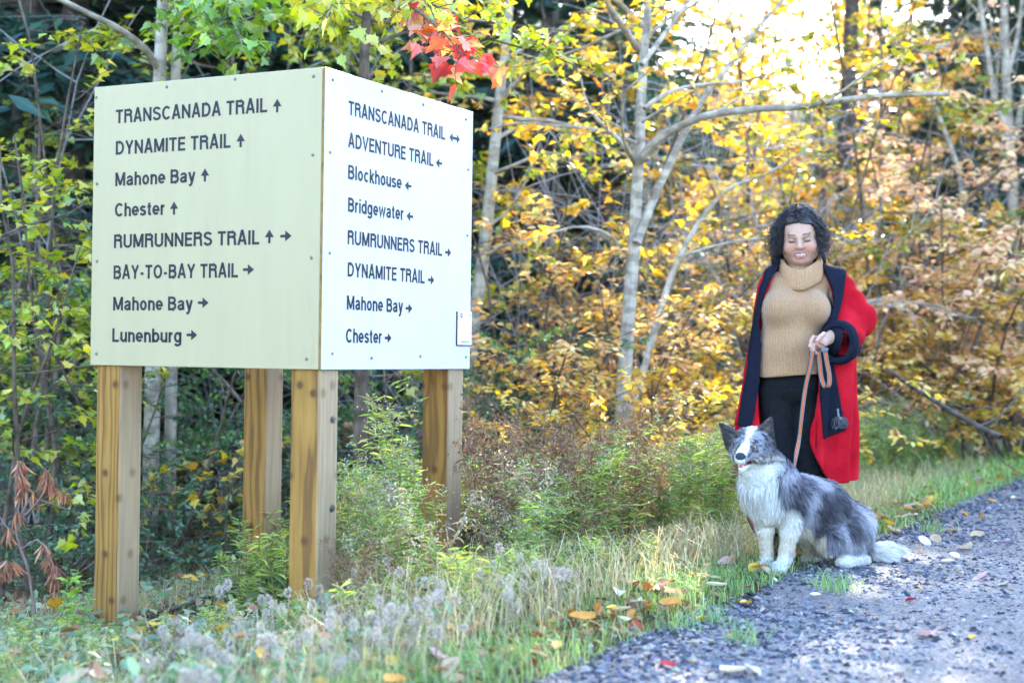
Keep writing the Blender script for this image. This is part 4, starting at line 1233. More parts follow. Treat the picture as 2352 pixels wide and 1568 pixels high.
# ------------------------------------------------------------------ weeds: one of each kind built, then copied
def weed_proto(name, seed, H, leafc, stemc, n_stem, lkind, lsize, nleaf, head, branchy=0.0, lmat=None, headc=(.4, .36, .3), droop=.3, bare=.12):
    "a weed at the origin: stems, leaves and seed heads as children of an Empty; returned unlinked from any place"
    rng = np.random.default_rng(seed)
    root = empty(name, (0, 0, 0), None, None)
    lines, tips, ps, ds, ns, ss = [], [], [], [], [], []
    for q in range(n_stem):
        a = rng.random() * 6.283; h = H * (.75 + .3 * rng.random())
        P = wander(rng, [.03 * rng.normal(), .03 * rng.normal(), -.03], [.22 * math.cos(a), .22 * math.sin(a), 1], h, 8, .07)
        lines.append((P, np.linspace(.0032, .0013, 8))); br = [(P, bare)]
        tips.append((P[-1], P[-1] - P[-2]))
        for b in range(int(branchy * 8 * rng.random() + branchy * 3)):
            i = rng.integers(3, 7); aa = rng.random() * 6.283
            T = wander(rng, P[i], [.6 * math.cos(aa), .6 * math.sin(aa), .8], h * (.16 + .2 * rng.random()), 5, .12)
            lines.append((T, np.linspace(.002, .001, 5))); br.append((T, .1)); tips.append((T[-1], T[-1] - T[-2]))
        for T, b0 in br:
            m = max(3, int(nleaf * np.linalg.norm(np.diff(T, axis=0), axis=1).sum() / H))
            t = (b0 + (1 - b0) * (np.arange(m) + rng.random(m)) / m) * (len(T) - 1.001); i = t.astype(int); f = (t - i)[:, None]
            p = T[i] * (1 - f) + T[i + 1] * f
            az = np.arange(m) * 2.4 + rng.random()
            d = np.stack([np.cos(az), np.sin(az), .55 - droop + .3 * rng.normal(size=m)], -1)
            ps.append(p); ds.append(d); ns.append(np.array([0, 0, 1.0]) + .25 * rng.normal(size=(m, 3))); ss.append(lsize * (.6 + .6 * rng.random(m)) * (1.15 - .6 * t / len(T)))
    V, F = tubes(lines, 5)
    obj('stem', V, F, M_STEM, root, col=np.broadcast_to(np.array(stemc), (len(V), 3)))
    p = np.concatenate(ps); c = pick(rng, leafc, len(p), .15)
    V, F, C = leaves(p, np.concatenate(ds), np.concatenate(ns), np.concatenate(ss), c, lkind)
    obj('leaves', V, F, lmat or M_LEAFGREEN, root, col=C)
    if head:
        parts = []
        for tp, td in tips:
            td = td / np.linalg.norm(td)
            if head == 'panicle':
                m = 26; t = rng.random(m)
                pp = tp - td * (.10 * t)[:, None] + (.012 + .03 * t)[:, None] * rng.normal(size=(m, 3)) * [1, 1, .5]
                parts.append(leaves(pp, rng.normal(size=(m, 3)) + [0, 0, .5], rng.normal(size=(m, 3)), .009 + .006 * rng.random(m), pick(rng, [(headc, 3), (tuple(x * .55 for x in headc), 2), (tuple(min(.9, x * 1.4) for x in headc), 1)], m), 'oval'))
            else:
                m = 90; th = rng.random(m) * 6.283; zz = rng.random(m) * 2 - 1; rr = np.sqrt(1 - zz ** 2)
                n = np.stack([rr * np.cos(th), rr * np.sin(th), zz], -1)
                pp = tp + n * [.007, .007, .012] + td * .008
                parts.append(leaves(pp, n + .4 * rng.normal(size=(m, 3)), rng.normal(size=(m, 3)), .007 + .004 * rng.random(m), pick(rng, [(headc, 1)], m, .12), 'oval'))
        V, F, C = join_geo(parts)
        obj('seed_heads', V, F, M_DRY, root, col=C)  # dried seed heads of all stem tips in one mesh
    return root

def spread(protos, spots, label, cat, group, rng, s0=.8, s1=1.2):
    for k, (x, y) in enumerate(spots):
        pr = protos[k % len(protos)]
        o = pr if k < len(protos) else copy_tree(pr)
        o.location = (x, y, float(ground_z(x, y)) - .01)
        o.rotation_euler = (0, 0, rng.random() * 6.28)
        sc = s0 + (s1 - s0) * rng.random(); o.scale = (sc, sc, sc)
        tag(o, label, cat, group)

POSTS = []
def spots_uv(rng, n, box, dmin, dmax, smin=.3, minsep=.05):
    "n ground spots whose foot projects inside a band of columns, at a spread of depths"
    out = []
    for _ in range(n * 40):
        u = box[0] + (box[1] - box[0]) * rng.random(); d = dmin + (dmax - dmin) * rng.random()
        p = un(u, 1000, d); x, y = p[0], p[1]
        if edge_s(x, y) < smin: continue
        if 925 < u < 1120 and 5.9 < d < 7.25: continue          # the right post stays in sight
        if any((x - a) ** 2 + (y - b) ** 2 < minsep ** 2 for a, b in out): continue
        out.append((x, y))
        if len(out) == n: break
    return out

GREENW = [((.24, .37, .07), 4), ((.35, .46, .11), 3), ((.46, .48, .15), 2.2), ((.12, .21, .06), 2.4), ((.42, .30, .13), 1)]
BROWNW = [((.22, .11, .06), 4), ((.30, .17, .09), 3), ((.15, .075, .045), 3), ((.36, .26, .12), 1)]

def make_weeds():
    rng = np.random.default_rng(14)
    gold = [weed_proto('goldenrod_plant', 20 + i, .62 + .05 * i, GREENW, (.20, .20, .08), 3, 'narrow', .075, 62, 'panicle', .6, headc=(.40, .36, .26)) for i in range(5)]
    sp = spots_uv(rng, 74, (790, 1420), 6.0, 8.6, .75) + spots_uv(rng, 20, (1120, 1720), 7.6, 9.6, .8) + spots_uv(rng, 22, (770, 1100), 7.2, 9.0, .9)
    spread(gold, sp, 'leafy green goldenrod gone to seed in the thicket around the right post', 'weed', 'goldenrod plants around the right post', rng, .55, .98)
    g2 = [copy_tree(g) for g in gold[:4]]
    spread(g2, spots_uv(rng, 60, (1960, 2420), 9.0, 14, .9, .1), 'green goldenrod on the grassy bank to the right of the woman', 'weed', 'goldenrod plants on the bank beyond the woman', rng, .7, 1.1)
    g3 = [copy_tree(g) for g in gold[:3]]
    spread(g3, spots_uv(rng, 34, (1480, 1720), 7.4, 9.6, .5, .07), 'green goldenrod in the tall weeds left of the dog', 'weed', 'goldenrod plants left of the dog', rng, .7, 1.0)
    low = [weed_proto('aster_plant', 40 + i, .34, GREENW[1:4] + [((.40, .46, .09), 2)], (.2, .2, .09), 3, 'narrow', .062, 30, None, .5) for i in range(4)]
    spread(low, spots_uv(rng, 66, (800, 1500), 5.3, 7.2, .55, .06), 'low yellow-green aster with narrow leaves in front of the right post', 'weed', 'low asters before the right post', rng, .6, 1.0)
    l2 = [copy_tree(g) for g in low[:3]]
    spread(l2, spots_uv(rng, 16, (560, 680), 6.9, 7.7, 1.2, .07), 'small yellow-green aster at the foot of the back post', 'weed', 'asters at the back post', rng, .7, 1.3)
    l3 = [copy_tree(g) for g in low[:3]]
    spread(l3, spots_uv(rng, 5, (655, 720), 5.55, 5.9, 1.0, .05), 'small bright green weed at the foot of the corner post', 'weed', 'weeds at the corner post', rng, .35, .6)
    l4 = [copy_tree(g) for g in low[:3]]
    spread(l4, spots_uv(rng, 40, (0, 760), 4.6, 6.4, 1.2, .1), 'small green weed on the bank under and before the left panel', 'weed', 'weeds under the left panel', rng, .4, .7)
    dry = [weed_proto('dry_stalk', 60 + i, .68, BROWNW, (.20, .12, .07), 2, 'narrow', .05, 40, 'panicle', .5, M_DRY, (.26, .17, .10), .7) for i in range(4)]
    spread(dry, spots_uv(rng, 44, (1095, 1440), 6.3, 8.0, .8, .08), 'dead brown goldenrod stalk among the green weeds right of the right post', 'weed', 'dead brown stalks by the right post', rng, .85, 1.3)
    straw = [weed_proto('straw_stalk', 70 + i, .62, [((.44, .34, .18), 3), ((.34, .24, .12), 2), ((.52, .44, .26), 2)], (.36, .27, .15), 3, 'narrow', .06, 30, 'panicle', .5, M_DRY, (.50, .42, .30), .6) for i in range(3)]
    spread(straw, spots_uv(rng, 24, (790, 1480), 5.7, 8.4, .8, .08), 'straw-coloured dried weed tangled among the green weeds around the right post', 'weed', 'straw-coloured weeds around the right post', rng, .6, 1.1)
    d2 = [copy_tree(g) for g in dry[:3]]
    spread(d2, spots_uv(rng, 12, (800, 1000), 5.6, 6.6, .9, .08), 'short dead brown stalk between the corner post and the right post', 'weed', 'short brown stalks between the posts', rng, .45, .65)
    fl = [weed_proto('clover_plant', 80 + i, .24, [((.26, .28, .15), 3), ((.38, .35, .22), 3), ((.20, .22, .10), 1)], (.28, .22, .16), 3, 'narrow', .030, 16, 'fluff', .22, None, (.52, .45, .38)) for i in range(4)]
    spread(fl, spots_uv(rng, 40, (400, 1340), 3.6, 5.8, .35, .12), 'grey clover with fluffy seed heads on the near bank', 'weed', 'fluffy grey clover on the near bank', rng, .6, 1.2)
    f2 = [copy_tree(g) for g in fl[:3]]
    spread(f2, spots_uv(rng, 9, (240, 560), 3.6, 4.6, 1.4, .1), 'tall blurred grey clover close to the viewpoint before the left post', 'weed', 'tall clover before the left post', rng, 1.6, 2.1)
    # the goldenrod standing tall just left of the right post
    big = weed_proto('goldenrod_plant', 95, .98, GREENW[1:3] + [((.36, .44, .12), 2)], (.24, .22, .09), 4, 'narrow', .085, 46, 'panicle', .75, headc=(.5, .46, .36))
    spread([big], [tuple(un(930, 1000, 6.9)[:2])], 'tallest goldenrod with pale seed heads against the left of the right post', 'weed', None, rng, 1.0, 1.0)
    # small bright plant left of the front left post
    sm = weed_proto('leafy_sprout', 96, .42, [((.26, .42, .05), 3), ((.34, .48, .06), 2)], (.2, .28, .08), 3, 'oval', .058, 26, None, .3)
    spread([sm], [tuple(un(163, 1000, 6.3)[:2])], 'bright green leafy sprout just left of the front left post', 'weed', None, rng, 1.0, 1.0)
    # little maple seedling in the grass left of the dog
    ms = weed_proto('maple_seedling', 97, .12, [((.34, .46, .05), 2), ((.55, .40, .06), 1), ((.6, .12, .05), 1)], (.25, .2, .08), 2, 'maple', .085, 7, None, 0, M_LEAF)
    p = un(1452, 1000, 6.9)
    spread([ms], [(p[0], p[1])], 'tiny maple seedling with yellow-green and red leaves in the grass left of the dog', 'weed', None, rng, 1.6, 1.6)

make_weeds()

def make_dead_shrub():
    "the withered bough with rust-red hanging leaves at the lower left"
    rng = np.random.default_rng(33)
    D = 6.4
    a = to_ground(px_line([(78, 1390), (62, 1300), (38, 1230), (40, 1180), (52, 1110), (45, 1060)], D, D, 14))
    b = px_line([(44, 1195), (80, 1160), (108, 1120), (112, 1090), (95, 1068)], D, D - .1, 8)
    c = px_line([(50, 1260), (90, 1240), (120, 1290), (125, 1330)], D, D - .2, 8)
    d = px_line([(40, 1230), (15, 1210), (-10, 1170)], D, D, 6)
    e = px_line([(62, 1320), (20, 1290), (-20, 1300)], D, D - .2, 6)
    f = px_line([(38, 1200), (90, 1120), (150, 1130)], D, D, 6)
    L = [(P, np.linspace(r, .002, len(P))) for P, r in ((a, .008), (b, .005), (c, .004), (d, .004), (e, .004), (f, .004))]
    root = empty('withered_shrub', a[0], 'withered brown shrub with rust-red hanging leaves at the lower left edge', 'shrub')
    V, F = tubes(L, 6); obj('stems', V, F, plain_mat('withered_stem', (.20, .13, .11), .8), root, smooth=True)
    pos = []
    for P, n in ((a[-9:], 14), (b, 12), (c, 18), (d, 6), (e, 14), (f, 6)):
        for i in range(n // 2):
            q = P[rng.integers(len(P) // 3, len(P))]
            pos += [q + .006 * rng.normal(size=3) for _ in range(7)]
    for i in range(70):                                        # fallen-over fronds heaped at the foot
        q = gpt(rng.uniform(-20, 190), rng.uniform(1400, 1450)); q[2] += rng.random() * .16
        pos += [q + .02 * rng.normal(size=3) for _ in range(6)]
    pos = np.array(pos); N = len(pos)
    dd = np.stack([.45 * rng.normal(size=N), .4 * rng.normal(size=N), -1 + 0 * pos[:, 0]], -1)
    V, F, C = leaves(pos, dd, rng.normal(size=(N, 3)), .05 + .04 * rng.random(N), pick(rng, [((.34, .13, .06), 3), ((.42, .20, .10), 3), ((.22, .08, .05), 2), ((.48, .30, .18), 1)], N), 'narrow')
    obj('leaves', V, F, M_DRY, root, col=C)

def make_branches():
    rng = np.random.default_rng(35)
    P = px_line([(2025, 838), (2090, 882), (2170, 935), (2240, 975), (2300, 1005)], 11.2, 9.9, 10)
    V, F = tubes([(P, np.linspace(.013, .020, 10))] + [(wander(rng, P[k], [1, .2, .4 * rng.normal()], .7, 6, .2), np.linspace(.008, .003, 6)) for k in (3, 5, 7)], 7)
    o = obj('fallen_branch', V, F, M_BARK_DARK, None, smooth=True, loc=P[5]); tag(o, 'thin brown fallen branch propped across the bank right of the woman', 'branch')
    for k, (pts, d0, d1, r, lab) in enumerate([
        ([(320, 1440), (400, 1415), (480, 1410), (545, 1395)], 6.9, 7.4, .014, 'dark dead stick lying between the left post and the back post'),
        ([(430, 1395), (500, 1380), (560, 1405)], 7.2, 7.3, .011, 'short grey stick lying just before the back post'),
        ([(0, 545), (70, 515), (160, 490), (200, 460)], 8.0, 8.4, .010, 'thin bare twig slanting up behind the left edge of the sign'),
        ([(555, 925), (520, 880), (490, 850), (440, 780)], 9.0, 9.2, .012, 'thin bare stick leaning behind the back post'),
        ([(860, 1120), (850, 1000), (845, 870), (846, 800)], 8.2, 8.2, .008, 'thin reddish dead stem upright behind the gap between corner and right posts')]):
        P = px_line(pts, d0, d1, 10)
        if k < 2: P[:, 2] = ground_z(P[:, 0], P[:, 1]) + .04 + .03 * rng.random()
        V, F = tubes([(P, np.linspace(r, r * .4, 10))], 6)
        o = obj('dead_stick', V, F, M_BARK_BROWN if k != 1 else M_BARK_GREY, None, smooth=True, loc=P[0]); tag(o, lab, 'stick')

make_dead_shrub(); make_branches()

# ------------------------------------------------------------------ single fallen leaves
def make_fallen():
    rng = np.random.default_rng(71)
    CO = {'tan': (.50, .36, .22), 'cream': (.68, .58, .42), 'yellow': (.66, .42, .07), 'orange': (.58, .26, .05), 'brown': (.24, .11, .05), 'red': (.34, .03, .04), 'pink': (.55, .36, .33), 'mauve': (.26, .19, .24)}
    names = {'tan': 'tan', 'cream': 'cream pale', 'yellow': 'golden yellow', 'orange': 'orange', 'brown': 'brown', 'red': 'dark red', 'pink': 'pinkish', 'mauve': 'dull mauve'}
    protos = {}
    for key, c in CO.items():
        for sh in range(2):
            nu, nv = 7, 5
            U, Vv = np.meshgrid(np.linspace(0, 1, nu), np.linspace(-1, 1, nv), indexing='ij')
            w = (.30 if sh == 0 else .36) * np.sin(np.pi * np.clip(U * .94 + .03, 0, 1)) ** (.8 if sh == 0 else .65) + .012
            X = U - .5; Y = w * Vv
            Zz = .14 * (np.abs(Vv) * w / .3) ** 1.6 + .10 * np.sin(U * 5 + sh * 2) * (.3 + np.abs(Vv)) * .5 + .18 * (U - .4) ** 2
            P = np.stack([X, Y, Zz], -1).reshape(-1, 3)
            i = (np.arange(nu - 1)[:, None] * nv + np.arange(nv - 1)[None]).ravel()
            col = np.array(c) * (.85 + .3 * rng.random((len(P), 1)))
            protos[key, sh] = mesh_data('fallen_leaf', P, np.stack([i, i + nv, i + nv + 1, i + 1], -1), M_DRY, col, True)
    dogp = gpt(1775, 1312, 0.0)
    def put(key, x, y, size, where, extra=0.0):
        if math.hypot(x - dogp[0], y - dogp[1] - .05) < .20: return
        o = bpy.data.objects.new('fallen_leaf', protos[key, int(rng.random() < .5)]); COL.objects.link(o)
        o.location = (x, y, float(ground_z(x, y)) + .016 + extra)
        o.rotation_euler = (.25 * rng.normal(), .25 * rng.normal(), rng.random() * 6.28); o.scale = (size, size, size)
        tag(o, f'{names[key]} fallen leaf lying {where}', 'leaf', f'{names[key]} leaves {where}')
    Z = [(1890, 265, 80, 'tan'), (2055, 300, 95, 'tan'), (1715, 345, 100, 'cream'), (1790, 330, 90, 'tan'), (1690, 400, 55, 'yellow'), (1980, 385, 150, 'cream'),
         (1910, 435, 80, 'cream'), (1870, 472, 85, 'cream'), (1940, 540, 75, 'tan'), (2075, 580, 115, 'pink'), (2225, 620, 95, 'cream'), (1690, 645, 45, 'yellow'),
         (1630, 725, 85, 'red'), (2235, 350, 95, 'mauve'), (1515, 270, 120, 'tan'), (1480, 258, 60, 'yellow'), (1715, 140, 90, 'orange'), (1755, 160, 100, 'brown'), (1735, 125, 70, 'orange'), (1790, 212, 50, 'brown'),
         (1895, 108, 55, 'brown'), (1975, 160, 60, 'orange'), (2080, 180, 50, 'orange'), (770, 560, 62, 'tan'), (760, 590, 50, 'cream'), (550, 450, 115, 'cream'),
         (640, 410, 55, 'pink'), (520, 385, 85, 'brown'), (345, 495, 75, 'tan'), (225, 600, 42, 'orange'), (375, 620, 75, 'cream'), (575, 740, 95, 'yellow'),
         (290, 845, 95, 'yellow'), (1020, 690, 72, 'cream'), (1740, 950, 165, 'pink'), (2020, 965, 70, 'yellow'), (85, 1145, 115, 'red'), (500, 1185, 190, 'cream'), (620, 1180, 130, 'cream'),
         (110, 720, 105, 'tan'), (40, 700, 125, 'cream'), (380, 690, 85, 'tan'), (170, 540, 85, 'cream'), (460, 505, 55, 'orange'), (590, 640, 90, 'brown'),
         (300, 775, 65, 'orange'), (20, 620, 60, 'brown'), (-60, 690, 110, 'brown'), (-120, 780, 120, 'cream'), (-60, 780, 80, 'orange'), (-260, 830, 130, 'yellow'), (-200, 900, 110, 'cream'), (1220, 458, 38, 'orange'),
         (1870, 1170, 40, 'tan'), (470, 950, 40, 'orange'), (235, 1120, 40, 'orange'), (100, 790, 80, 'orange'), (700, 610, 40, 'brown'), (2300, 60, 70, 'cream'), (2150, 80, 60, 'orange'), (1100, 755, 40, 'brown')]
    for zx, zy, zs, key in Z:
        u, v = 1505 + .36 * zx, 1129 + .36 * zy
        p = gpt(u, v); d = proj(p)[2]
        onp = edge_s(p[0], p[1]) < .08
        put(key, p[0], p[1], min(.36 * zs / (F_PX / d) * 1.05, .16), 'on the grey gravel' if onp else 'in the grass beside the trail', 0.004 if onp else .03)
    x, y, s, t = scatter_st(rng, 150, .0, 1.2, -3.2, 7, 1.0, 1.3)
    ks = list(CO)[:5] + ['pink']
    for i in range(len(x)): put(ks[rng.integers(len(ks))], x[i], y[i], .05 + .05 * rng.random(), 'in the grass beside the trail', .035)
    x, y, s, t = scatter_st(rng, 120, .9, 3.2, -4.2, .2)
    for i in range(len(x)): put(['tan', 'orange', 'brown', 'yellow'][rng.integers(4)], x[i], y[i], .05 + .05 * rng.random(), 'among the weeds on the near bank', .05 + .08 * rng.random())
    x, y, s, t = scatter_st(rng, 26, -2.2, 0, 0, 9)
    for i in range(len(x)): put(ks[rng.integers(len(ks))], x[i], y[i], .03 + .04 * rng.random(), 'on the grey gravel', .004)

make_fallen()

# ------------------------------------------------------------------ figures: smooth solids evaluated on a grid and skinned by surface nets
def smin(a, b, k):
    h = np.clip(.5 + .5 * (b - a) / k, 0, 1)
    return b + (a - b) * h - k * h * (1 - h)

def s_cone(P, a, b, r1, r2):
    a = np.asarray(a, float); ba = np.asarray(b, float) - a
    pa = P - a; h = np.clip((pa @ ba) / (ba @ ba), 0, 1)
    return np.linalg.norm(pa - h[..., None] * ba, axis=-1) - (r1 + (r2 - r1) * h)

def rot_xyz(rx=0, ry=0, rz=0):
    cx, sx, cy_, sy, cz, sz = math.cos(rx), math.sin(rx), math.cos(ry), math.sin(ry), math.cos(rz), math.sin(rz)
    X = np.array([[1, 0, 0], [0, cx, -sx], [0, sx, cx]]); Y = np.array([[cy_, 0, sy], [0, 1, 0], [-sy, 0, cy_]]); Zm = np.array([[cz, -sz, 0], [sz, cz, 0], [0, 0, 1]])
    return Zm @ Y @ X

def s_ell(P, c, r, R=None):
    q = P - np.asarray(c, float)
    if R is not None: q = q @ R
    r = np.asarray(r, float)
    k0 = np.linalg.norm(q / r, axis=-1); k1 = np.linalg.norm(q / r ** 2, axis=-1) + 1e-9
    return k0 * (k0 - 1) / k1

def s_tri(P, a, b, c, th):
    a, b, c = (np.asarray(x, float) for x in (a, b, c))
    ba, cb, ac = b - a, c - b, a - c; n = np.cross(ba, ac)
    pa, pb, pc = P - a, P - b, P - c
    d2 = lambda p, e: np.sum((p - np.clip((p @ e) / (e @ e), 0, 1)[..., None] * e) ** 2, -1)
    ins = (np.sign(pa @ np.cross(ba, n)) + np.sign(pb @ np.cross(cb, n)) + np.sign(pc @ np.cross(ac, n))) < 2.0
    e = np.minimum(np.minimum(d2(pa, ba), d2(pb, cb)), d2(pc, ac))
    f = (pa @ n) ** 2 / (n @ n)
    return np.sqrt(np.where(ins, e, f)) - th

def union(P, prims):
    "prims: (kind, args..., k)"
    d = None
    for pr in prims:
        f = {'c': s_cone, 'e': s_ell, 't': s_tri}[pr[0]](P, *pr[1:-1])
        d = f if d is None else smin(d, f, pr[-1])
    return d

def nets(fn, lo, hi, res):
    "surface nets over a box -> V, F(quads)"
    lo, hi = np.asarray(lo, float), np.asarray(hi, float)
    n = np.ceil((hi - lo) / res).astype(int) + 1
    ax = [lo[i] + res * np.arange(n[i]) for i in range(3)]
    D = np.empty(n, np.float32)
    for i in range(0, n[0], 16):
        X, Y, Zz = np.meshgrid(ax[0][i:i + 16], ax[1], ax[2], indexing='ij')
        D[i:i + 16] = fn(np.stack([X, Y, Zz], -1))
    S = D < 0
    cnt = np.zeros(n - 1, np.int8); acc = np.zeros((*(n - 1), 3), np.float32)
    sl = lambda o: tuple(slice(o[i], n[i] - 1 + o[i]) for i in range(3))
    cor = [(a, b, c) for a in (0, 1) for b in (0, 1) for c in (0, 1)]
    for o in cor:
        for k in range(3):
            if o[k]: continue
            q = list(o); q[k] = 1
            A, B = D[sl(o)], D[sl(q)]
            m = (A < 0) != (B < 0)
            t = np.where(m, A / np.where(m, A - B, 1), 0)
            for i in range(3): acc[..., i] += np.where(m, o[i] + (t if i == k else 0), 0)
            cnt += m
    act = cnt > 0
    idx = np.full(n - 1, -1, np.int32); idx[act] = np.arange(act.sum())
    cell = np.argwhere(act)
    V = lo + res * (cell + acc[act] / cnt[act][:, None])
    Fs = []
    for k in range(3):
        a, b = [(1, 2), (2, 0), (0, 1)][k]
        s0 = [slice(1, n[i] - 1) for i in range(3)]; s0[k] = slice(0, n[k] - 1)
        s1 = list(s0); s1[k] = slice(1, n[k])
        m0, m1 = S[tuple(s0)], S[tuple(s1)]
        e = np.argwhere(m0 != m1); fl = m0[m0 != m1]
        off = np.array([1, 1, 1]); off[k] = 0; e = e + off
        ea, eb = np.zeros(3, int), np.zeros(3, int); ea[a] = 1; eb[b] = 1
        g = lambda c: idx[c[:, 0], c[:, 1], c[:, 2]]
        Q = np.stack([g(e - ea - eb), g(e - eb), g(e), g(e - ea)], -1)
        Q[~fl] = Q[~fl][:, ::-1]
        Fs.append(Q)
    F = np.concatenate(Fs)
    return V, F[(F >= 0).all(1)]

def vnoise(P, f, seed=0):
    "cheap smooth noise from sines"
    r = np.random.default_rng(seed); o = 0
    for i in range(5):
        d = r.normal(size=3); d /= np.linalg.norm(d)
        d2 = r.normal(size=3); d2 /= np.linalg.norm(d2)
        o = o + np.sin(P @ d * f * (1 + .5 * r.random()) + r.random() * 6.3 + 1.3 * np.sin(P @ d2 * f * .8 + r.random() * 6.3))
    return o / 3.2

def mesh_normals(V, F):
    n = np.zeros_like(V)
    fn = np.cross(V[F[:, 2]] - V[F[:, 0]], V[F[:, 3]] - V[F[:, 1]])
    for k in range(4): np.add.at(n, F[:, k], fn)
    return n / (np.linalg.norm(n, axis=1, keepdims=True) + 1e-12)

# ------------------------------------------------------------------ the woman
WD = 7.5
WS = F_PX / WD
W0 = np.array([un(1838, 1264, WD)[0], un(1838, 1264, WD)[1], 0.0])

def wp(u, v, y=0.0):
    "figure coordinates (x right, y away, z up) of a traced pixel, with y metres of extra depth"
    q = un(u, v, WD + y); return q - W0

def poly_sdf(x, z, poly):
    "signed distance in the x-z plane to a polygon"
    Pg = np.asarray(poly, float); n = len(Pg)
    d = np.full(x.shape, 1e9); s = np.ones(x.shape)
    for i in range(n):
        a, b = Pg[i], Pg[i - 1]
        ex, ez = b - a; wx, wz = x - a[0], z - a[1]
        t = np.clip((wx * ex + wz * ez) / (ex * ex + ez * ez), 0, 1)
        d = np.minimum(d, (wx - ex * t) ** 2 + (wz - ez * t) ** 2)
        c1, c2, c3 = z >= a[1], z < b[1], ex * wz > ez * wx
        s = np.where((c1 & c2 & c3) | (~c1 & ~c2 & ~c3), -s, s)
    return s * np.sqrt(d)

def make_woman():
    rng = np.random.default_rng(88)
    root = empty('person', W0, 'woman in tan turtleneck and long red coat smiling down, holding the dog leash', 'person')
    def put(name, V, F, mat, col=None, parent=root, smooth=True):
        return obj(name, V + W0, F, mat, parent, col, smooth)
    xz = lambda pts: [(wp(u, v)[0], wp(u, v)[2]) for u, v in pts]
    X = lambda u, v=800: wp(u, v)[0]
    Zv = lambda v: wp(1838, v)[2]

    # ---- sweater solid (also the reference volume the coat hangs from)
    sw = [('e', (X(1822, 710), .0, Zv(710)), (.158, .120, .165), .05),
          ('c', (X(1796, 652), .01, Zv(652)), (X(1888, 652), .01, Zv(652)), .062, .062, .06),
          ('e', (X(1787, 712), -.085, Zv(712)), (.083, .092, .090), .05), ('e', (X(1862, 712), -.085, Zv(712)), (.083, .092, .090), .05),
          ('e', (X(1812, 800), -.015, Zv(800)), (.150, .145, .15), .07), ('e', (X(1810, 860), -.01, Zv(860)), (.150, .135, .11), .06),
          ('c', (X(1838, 660), .01, Zv(660)), (X(1838, 625), .0, Zv(620)), .075, .062, .05)]
    zhem = Zv(864)
    def f_sw(P):
        d = union(P, sw)
        d = d + .003 * vnoise(P * [1, 1, 1.6], 26, 3) * np.clip((Zv(760) - P[..., 2]) * 6, .2, 1)
        tuck = zhem + .012 * np.sin((P[..., 0]) * 9 + 1)
        return np.maximum(d, tuck - P[..., 2])
    V, F = nets(f_sw, (-.3, -.25, zhem - .03), (.3, .2, Zv(610)), .0065)
    m, nt, b = new_mat('rib_knit')
    co = coords(nt)
    sep = nt.nodes.new('ShaderNodeSeparateXYZ'); nt.links.new(co, sep.inputs[0])
    w = nt.nodes.new('ShaderNodeTexWave'); w.bands_direction = 'X'; w.inputs['Scale'].default_value = 48; w.inputs['Distortion'].default_value = .6; w.inputs['Detail'].default_value = 1; w.inputs['Detail Scale'].default_value = 1
    nt.links.new(co, w.inputs['Vector'])
    f2 = noise(nt, co, 140, 4, .7); f3 = noise(nt, co, 8, 3, .5)
    r1 = ramp(nt, [(0, (.33, .18, .085)), (1, (.49, .285, .155))], w.outputs['Color'])
    r2 = ramp(nt, [(.3, (.72, .70, .68)), (.7, (1.2, 1.2, 1.2))], f2)
    nt.links.new(mix(nt, .9, r1.outputs[0], r2.outputs[0], 'MULTIPLY'), b.inputs['Base Color'])
    b.inputs['Roughness'].default_value = .95; b.inputs['Specular IOR Level'].default_value = .1; b.inputs['Sheen Weight'].default_value = .25
    bump(nt, b, w.outputs['Color'], .5, .004)
    KNIT = m
    put('sweater', V, F, KNIT)

    # ---- turtleneck: a slouched folded tube
    ncol, nrow = 208, 15
    th = np.linspace(0, 2 * np.pi, ncol, endpoint=False)
    cu = wp(1838, 628)
    rows = []
    prof = [(.060, .052), (.064, .066), (.070, .074), (.078, .074), (.084, .064), (.088, .046), (.091, .022), (.092, -.004), (.091, -.022), (.088, -.030), (.080, -.030), (.072, -.02), (.07, 0), (.066, .02), (.062, .03)]
    for r, h in prof:
        fr = -np.cos(th)                              # +1 at the back
        rib = 1 + .018 * np.sin(th * 52)
        hh = h + .045 * fr + .030 * np.clip(np.sin(th), 0, 1) + .005 * np.sin(3 * th) - .012
        r = r + .012; rx, ry = r * rib * (1.02 + .06 * np.clip(np.sin(th), 0, 1)), r * rib * (1.0 + .12 * np.clip(np.cos(th), 0, 1))
        rows.append(np.stack([cu[0] + rx * np.sin(th), -.012 - ry * np.cos(th), cu[2] + hh], -1))
    V = np.concatenate(rows); i = np.arange(nrow - 1)[:, None] * ncol + np.arange(ncol)[None]; j = np.arange(nrow - 1)[:, None] * ncol + (np.arange(ncol) + 1)[None] % ncol
    put('turtleneck', V, np.stack([i, j, j + ncol, i + ncol], -1).reshape(-1, 4), plain_mat('collar_knit', (.42, .24, .125), .95, .1, .12, 90, .4, .004))

    # ---- trousers
    tr = [('e', (X(1815, 885), .0, Zv(885)), (.148, .118, .11), .05),
          ('c', (X(1782, 900), .0, Zv(900)), (X(1795, 1090), -.02, Zv(1090)), .086, .062, .02), ('c', (X(1795, 1090), -.02, Zv(1090)), (X(1798, 1240), .01, Zv(1238)), .064, .055, .03),
          ('c', (X(1848, 900), .02, Zv(900)), (X(1862, 1090), .02, Zv(1090)), .086, .064, .02), ('c', (X(1862, 1090), .02, Zv(1090)), (X(1868, 1240), .06, Zv(1238)), .066, .056, .03)]
    def f_tr(P): return np.maximum(union(P, tr) + .003 * vnoise(P * [1, 1, .7], 30, 5), P[..., 2] - Zv(852))
    V, F = nets(f_tr, (-.33, -.2, .0), (.26, .22, Zv(840)), .009)
    put('trousers', V, F, plain_mat('black_trousers', (.010, .011, .013), .95, .06, .3, 60, .2, .002))
